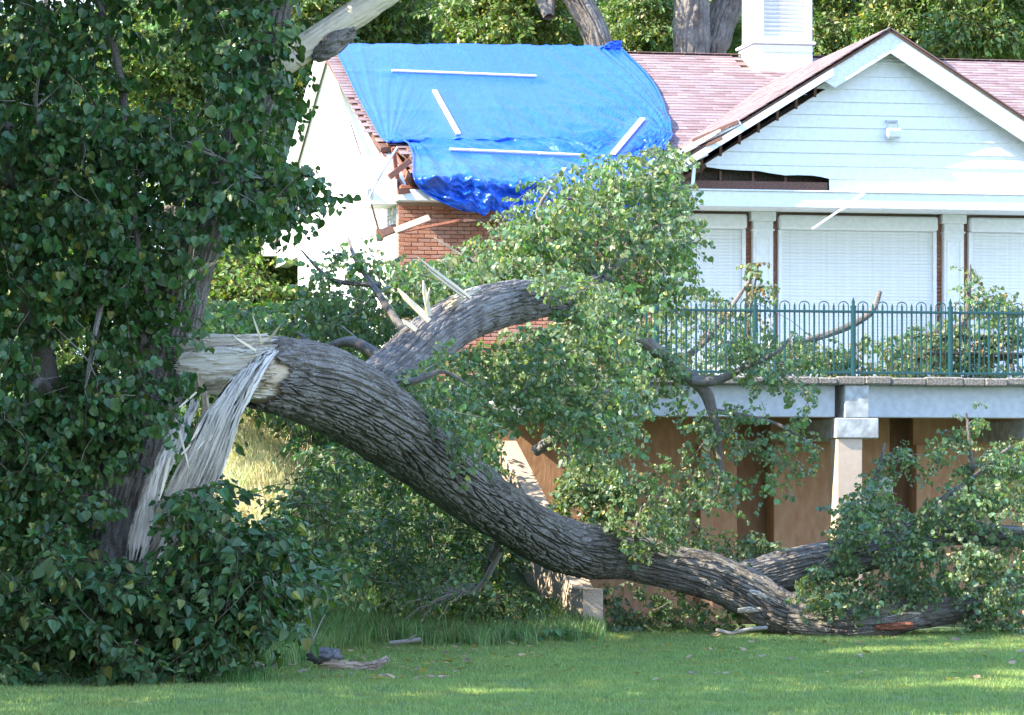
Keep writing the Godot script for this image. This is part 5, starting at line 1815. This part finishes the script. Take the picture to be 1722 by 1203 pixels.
	obj("scrap", strip([Vector3(-0.12, 0.03, 0), Vector3(0, 0.05, 0), Vector3(0.12, 0.03, 0)], [0.06, 0.10, 0.05], Vector3(0, 0.9, 0.4), 0.02, 103, Color(0.6, 0.52, 0.42)), M.wood, chip)
	var rk := thing("stone", "rounded grey stone half sunk in grass behind the bark slab", "stone", Transform3D(Basis.IDENTITY, at(545, 1104, 48.2)))
	var g := PackedVector3Array()
	for i in 17:
		for j in 25:
			var th := PI * i / 16.0
			var ph := TAU * (j % 24) / 24.0
			var q := Vector3(sin(th) * cos(ph), -cos(th), sin(th) * sin(ph))
			g.push_back(q * Vector3(0.20, 0.10, 0.14) * (1.0 + 0.5 * soft.get_noise_3dv(q * 25.0)))
	s = Shape.new()
	s.grid(g, 17, 25)
	obj("boulder", s, M.stone, rk)
	var sticks := [["bare forked twig lying on the open lawn", [[600, 1167, 42.5], [625, 1163, 42.4], [640, 1159, 42.4], [645, 1167, 42.4]], 0.009], ["weathered stick in the long grass near the bank", [[655, 1082, 53.0], [685, 1079, 53.0], [708, 1076, 53.0]], 0.03], ["thin stick lying in front of the concrete wall", [[955, 1092, 57.0], [975, 1094, 57.0], [992, 1096, 57.0]], 0.018], ["broken stick under the fallen trunk right of the concrete wall", [[1205, 1060, 59.4], [1230, 1066, 59.3], [1262, 1058, 59.3], [1290, 1056, 59.4]], 0.03]]
	for q in sticks:
		var p0 := at(q[1][0][0], q[1][0][1], q[1][0][2])
		var k := thing("stick", q[0], "stick", Transform3D(Basis.IDENTITY, p0))
		var pts := []
		var rad := []
		for e in q[1]:
			pts.append(at(e[0], e[1], e[2]) - p0)
			rad.append(q[2])
		sh = Shape.new()
		sh.rod(pts, rad, 7)
		obj("stem", sh, M.twig, k)
		sh = Shape.new()
		sh.rod([pts[1], pts[1] + Vector3(0.12, 0.09, 0.05)], [q[2] * 0.6, q[2] * 0.3], 5)
		obj("side_twig", sh, M.twig, k)
	# the fan of bare grey twigs below the trunk
	var fan := thing("bare_branch", "fan of bare grey twigs lying in grass below the trunk", "branch", Transform3D(Basis.IDENTITY, at(800, 995, 56.6)))
	var p1 := at(800, 995, 56.6)
	sh = Shape.new()
	sh.rod([at(842, 925, 56.0) - p1, at(830, 950, 56.2) - p1, at(815, 978, 56.4) - p1, at(800, 995, 56.6) - p1, at(778, 1000, 56.6) - p1], [0.05, 0.045, 0.04, 0.035, 0.02], 9)
	obj("stem", sh, M.twig, fan)
	for i in 22:
		var e := at(rng.randf_range(665, 745), rng.randf_range(985, 1045), rng.randf_range(55.8, 57.2)) - p1
		var a := at(rng.randf_range(765, 812), rng.randf_range(985, 1000), 56.6) - p1
		var pts := []
		var rad := []
		for k in 6:
			var f := k / 5.0
			pts.append(a.lerp(e, f) + Vector3(0, 0.07 * sin(f * PI) + rng.randf_range(-0.03, 0.03), rng.randf_range(-0.02, 0.02)))
			rad.append(lerpf(0.012, 0.004, f))
		sh = Shape.new()
		sh.rod(pts, rad, 5)
		obj("twig", sh, M.twig, fan)

func _ready() -> void:
	# camera, sky, sun, exposure
	var cam := Camera3D.new()
	cam.name = "camera"
	add_child(cam)
	cam.position = Vector3(0, 1.6, 0)
	cam.set_frustum(1203.0 / FOCAL, Vector2(0, (HORIZON - 601.5) / FOCAL), 1.0, 2000.0)
	cam.current = true
	var env := Environment.new()
	env.background_mode = Environment.BG_SKY
	var sm := ProceduralSkyMaterial.new()
	sm.sky_top_color = Color(0.50, 0.67, 0.93)
	sm.sky_horizon_color = Color(0.86, 0.92, 0.98)
	sm.sky_curve = 0.30
	sm.ground_horizon_color = Color(0.40, 0.45, 0.38)
	sm.ground_bottom_color = Color(0.20, 0.24, 0.16)
	sm.sun_angle_max = 20.0
	var sky := Sky.new()
	sky.sky_material = sm
	env.sky = sky
	env.tonemap_mode = Environment.TONE_MAPPER_LINEAR
	env.tonemap_exposure = 4.1
	env.sdfgi_enabled = true
	env.ssao_enabled = true
	env.ssil_enabled = true
	var we := WorldEnvironment.new()
	we.name = "world"
	we.environment = env
	add_child(we)
	var sun := DirectionalLight3D.new()
	sun.name = "sun"
	sun.light_energy = 1.25
	sun.light_color = Color(1.0, 0.95, 0.86)
	sun.light_angular_distance = 0.5
	sun.shadow_enabled = true
	add_child(sun)
	sun.look_at_from_position(Vector3.ZERO, -Vector3(-0.75, 0.60, 0.275), Vector3.UP)
	rng.seed = 20240719
	gaps.seed = 4
	gaps.frequency = 1.35
	gaps.fractal_octaves = 2
	soft.seed = 8
	soft.frequency = 0.1
	make_materials()
	var poplar := [[0.0, 0.0], [0.22, -0.07], [0.43, 0.04], [0.52, 0.28], [0.46, 0.52], [0.26, 0.78], [0.0, 1.0]]
	var mulberry := [[0.0, 0.0], [0.26, 0.06], [0.38, 0.26], [0.36, 0.50], [0.22, 0.80], [0.0, 1.12]]
	var small := [[0.0, 0.0], [0.28, 0.12], [0.30, 0.50], [0.0, 1.0]]
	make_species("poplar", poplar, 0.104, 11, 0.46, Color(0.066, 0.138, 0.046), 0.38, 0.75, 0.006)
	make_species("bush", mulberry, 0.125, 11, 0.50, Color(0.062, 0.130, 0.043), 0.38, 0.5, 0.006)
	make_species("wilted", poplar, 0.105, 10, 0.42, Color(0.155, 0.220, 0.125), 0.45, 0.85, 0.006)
	make_species("far", small, 0.13, 20, 0.55, Color(0.155, 0.245, 0.080), 0.35, 0.45, 0.008)
	make_species("weed", mulberry, 0.075, 13, 0.40, Color(0.115, 0.190, 0.075), 0.4, 0.45, 0.006)
	make_species("dried", poplar, 0.095, 9, 0.40, Color(0.34, 0.27, 0.16), 0.4, 0.85, 0.006)
	build_ground()
	build_pavilion()
	build_terrace()
	build_railing()
	build_tarp()
	build_background()
	build_shade_tree("leafy tree left of the view, nearest the camera", -9.5, 35.0, 12.0, [[Vector3(-9.0, 6.0, -35.5), Vector3(3.2, 2.6, 3.6), 850], [Vector3(-9.0, 10.0, -35.5), Vector3(3.4, 2.6, 3.6), 700]])
	build_shade_tree("leafy tree left of the view, behind the nearest one", -12.0, 42.5, 13.0, [[Vector3(-11.0, 5.5, -42.0), Vector3(3.0, 2.6, 4.0), 850], [Vector3(-11.5, 10.5, -42.0), Vector3(3.4, 2.8, 4.0), 750]])
	build_shade_tree("leafy tree left of the view, below the bank", -13.0, 50.5, 12.0, [[Vector3(-11.5, 6.0, -50.0), Vector3(2.8, 3.0, 3.4), 1100], [Vector3(-12.0, 10.0, -50.5), Vector3(3.0, 2.6, 3.0), 900]])
	build_standing_tree()
	build_fallen_tree()
	build_shrubs()
	build_grass()
	build_small()
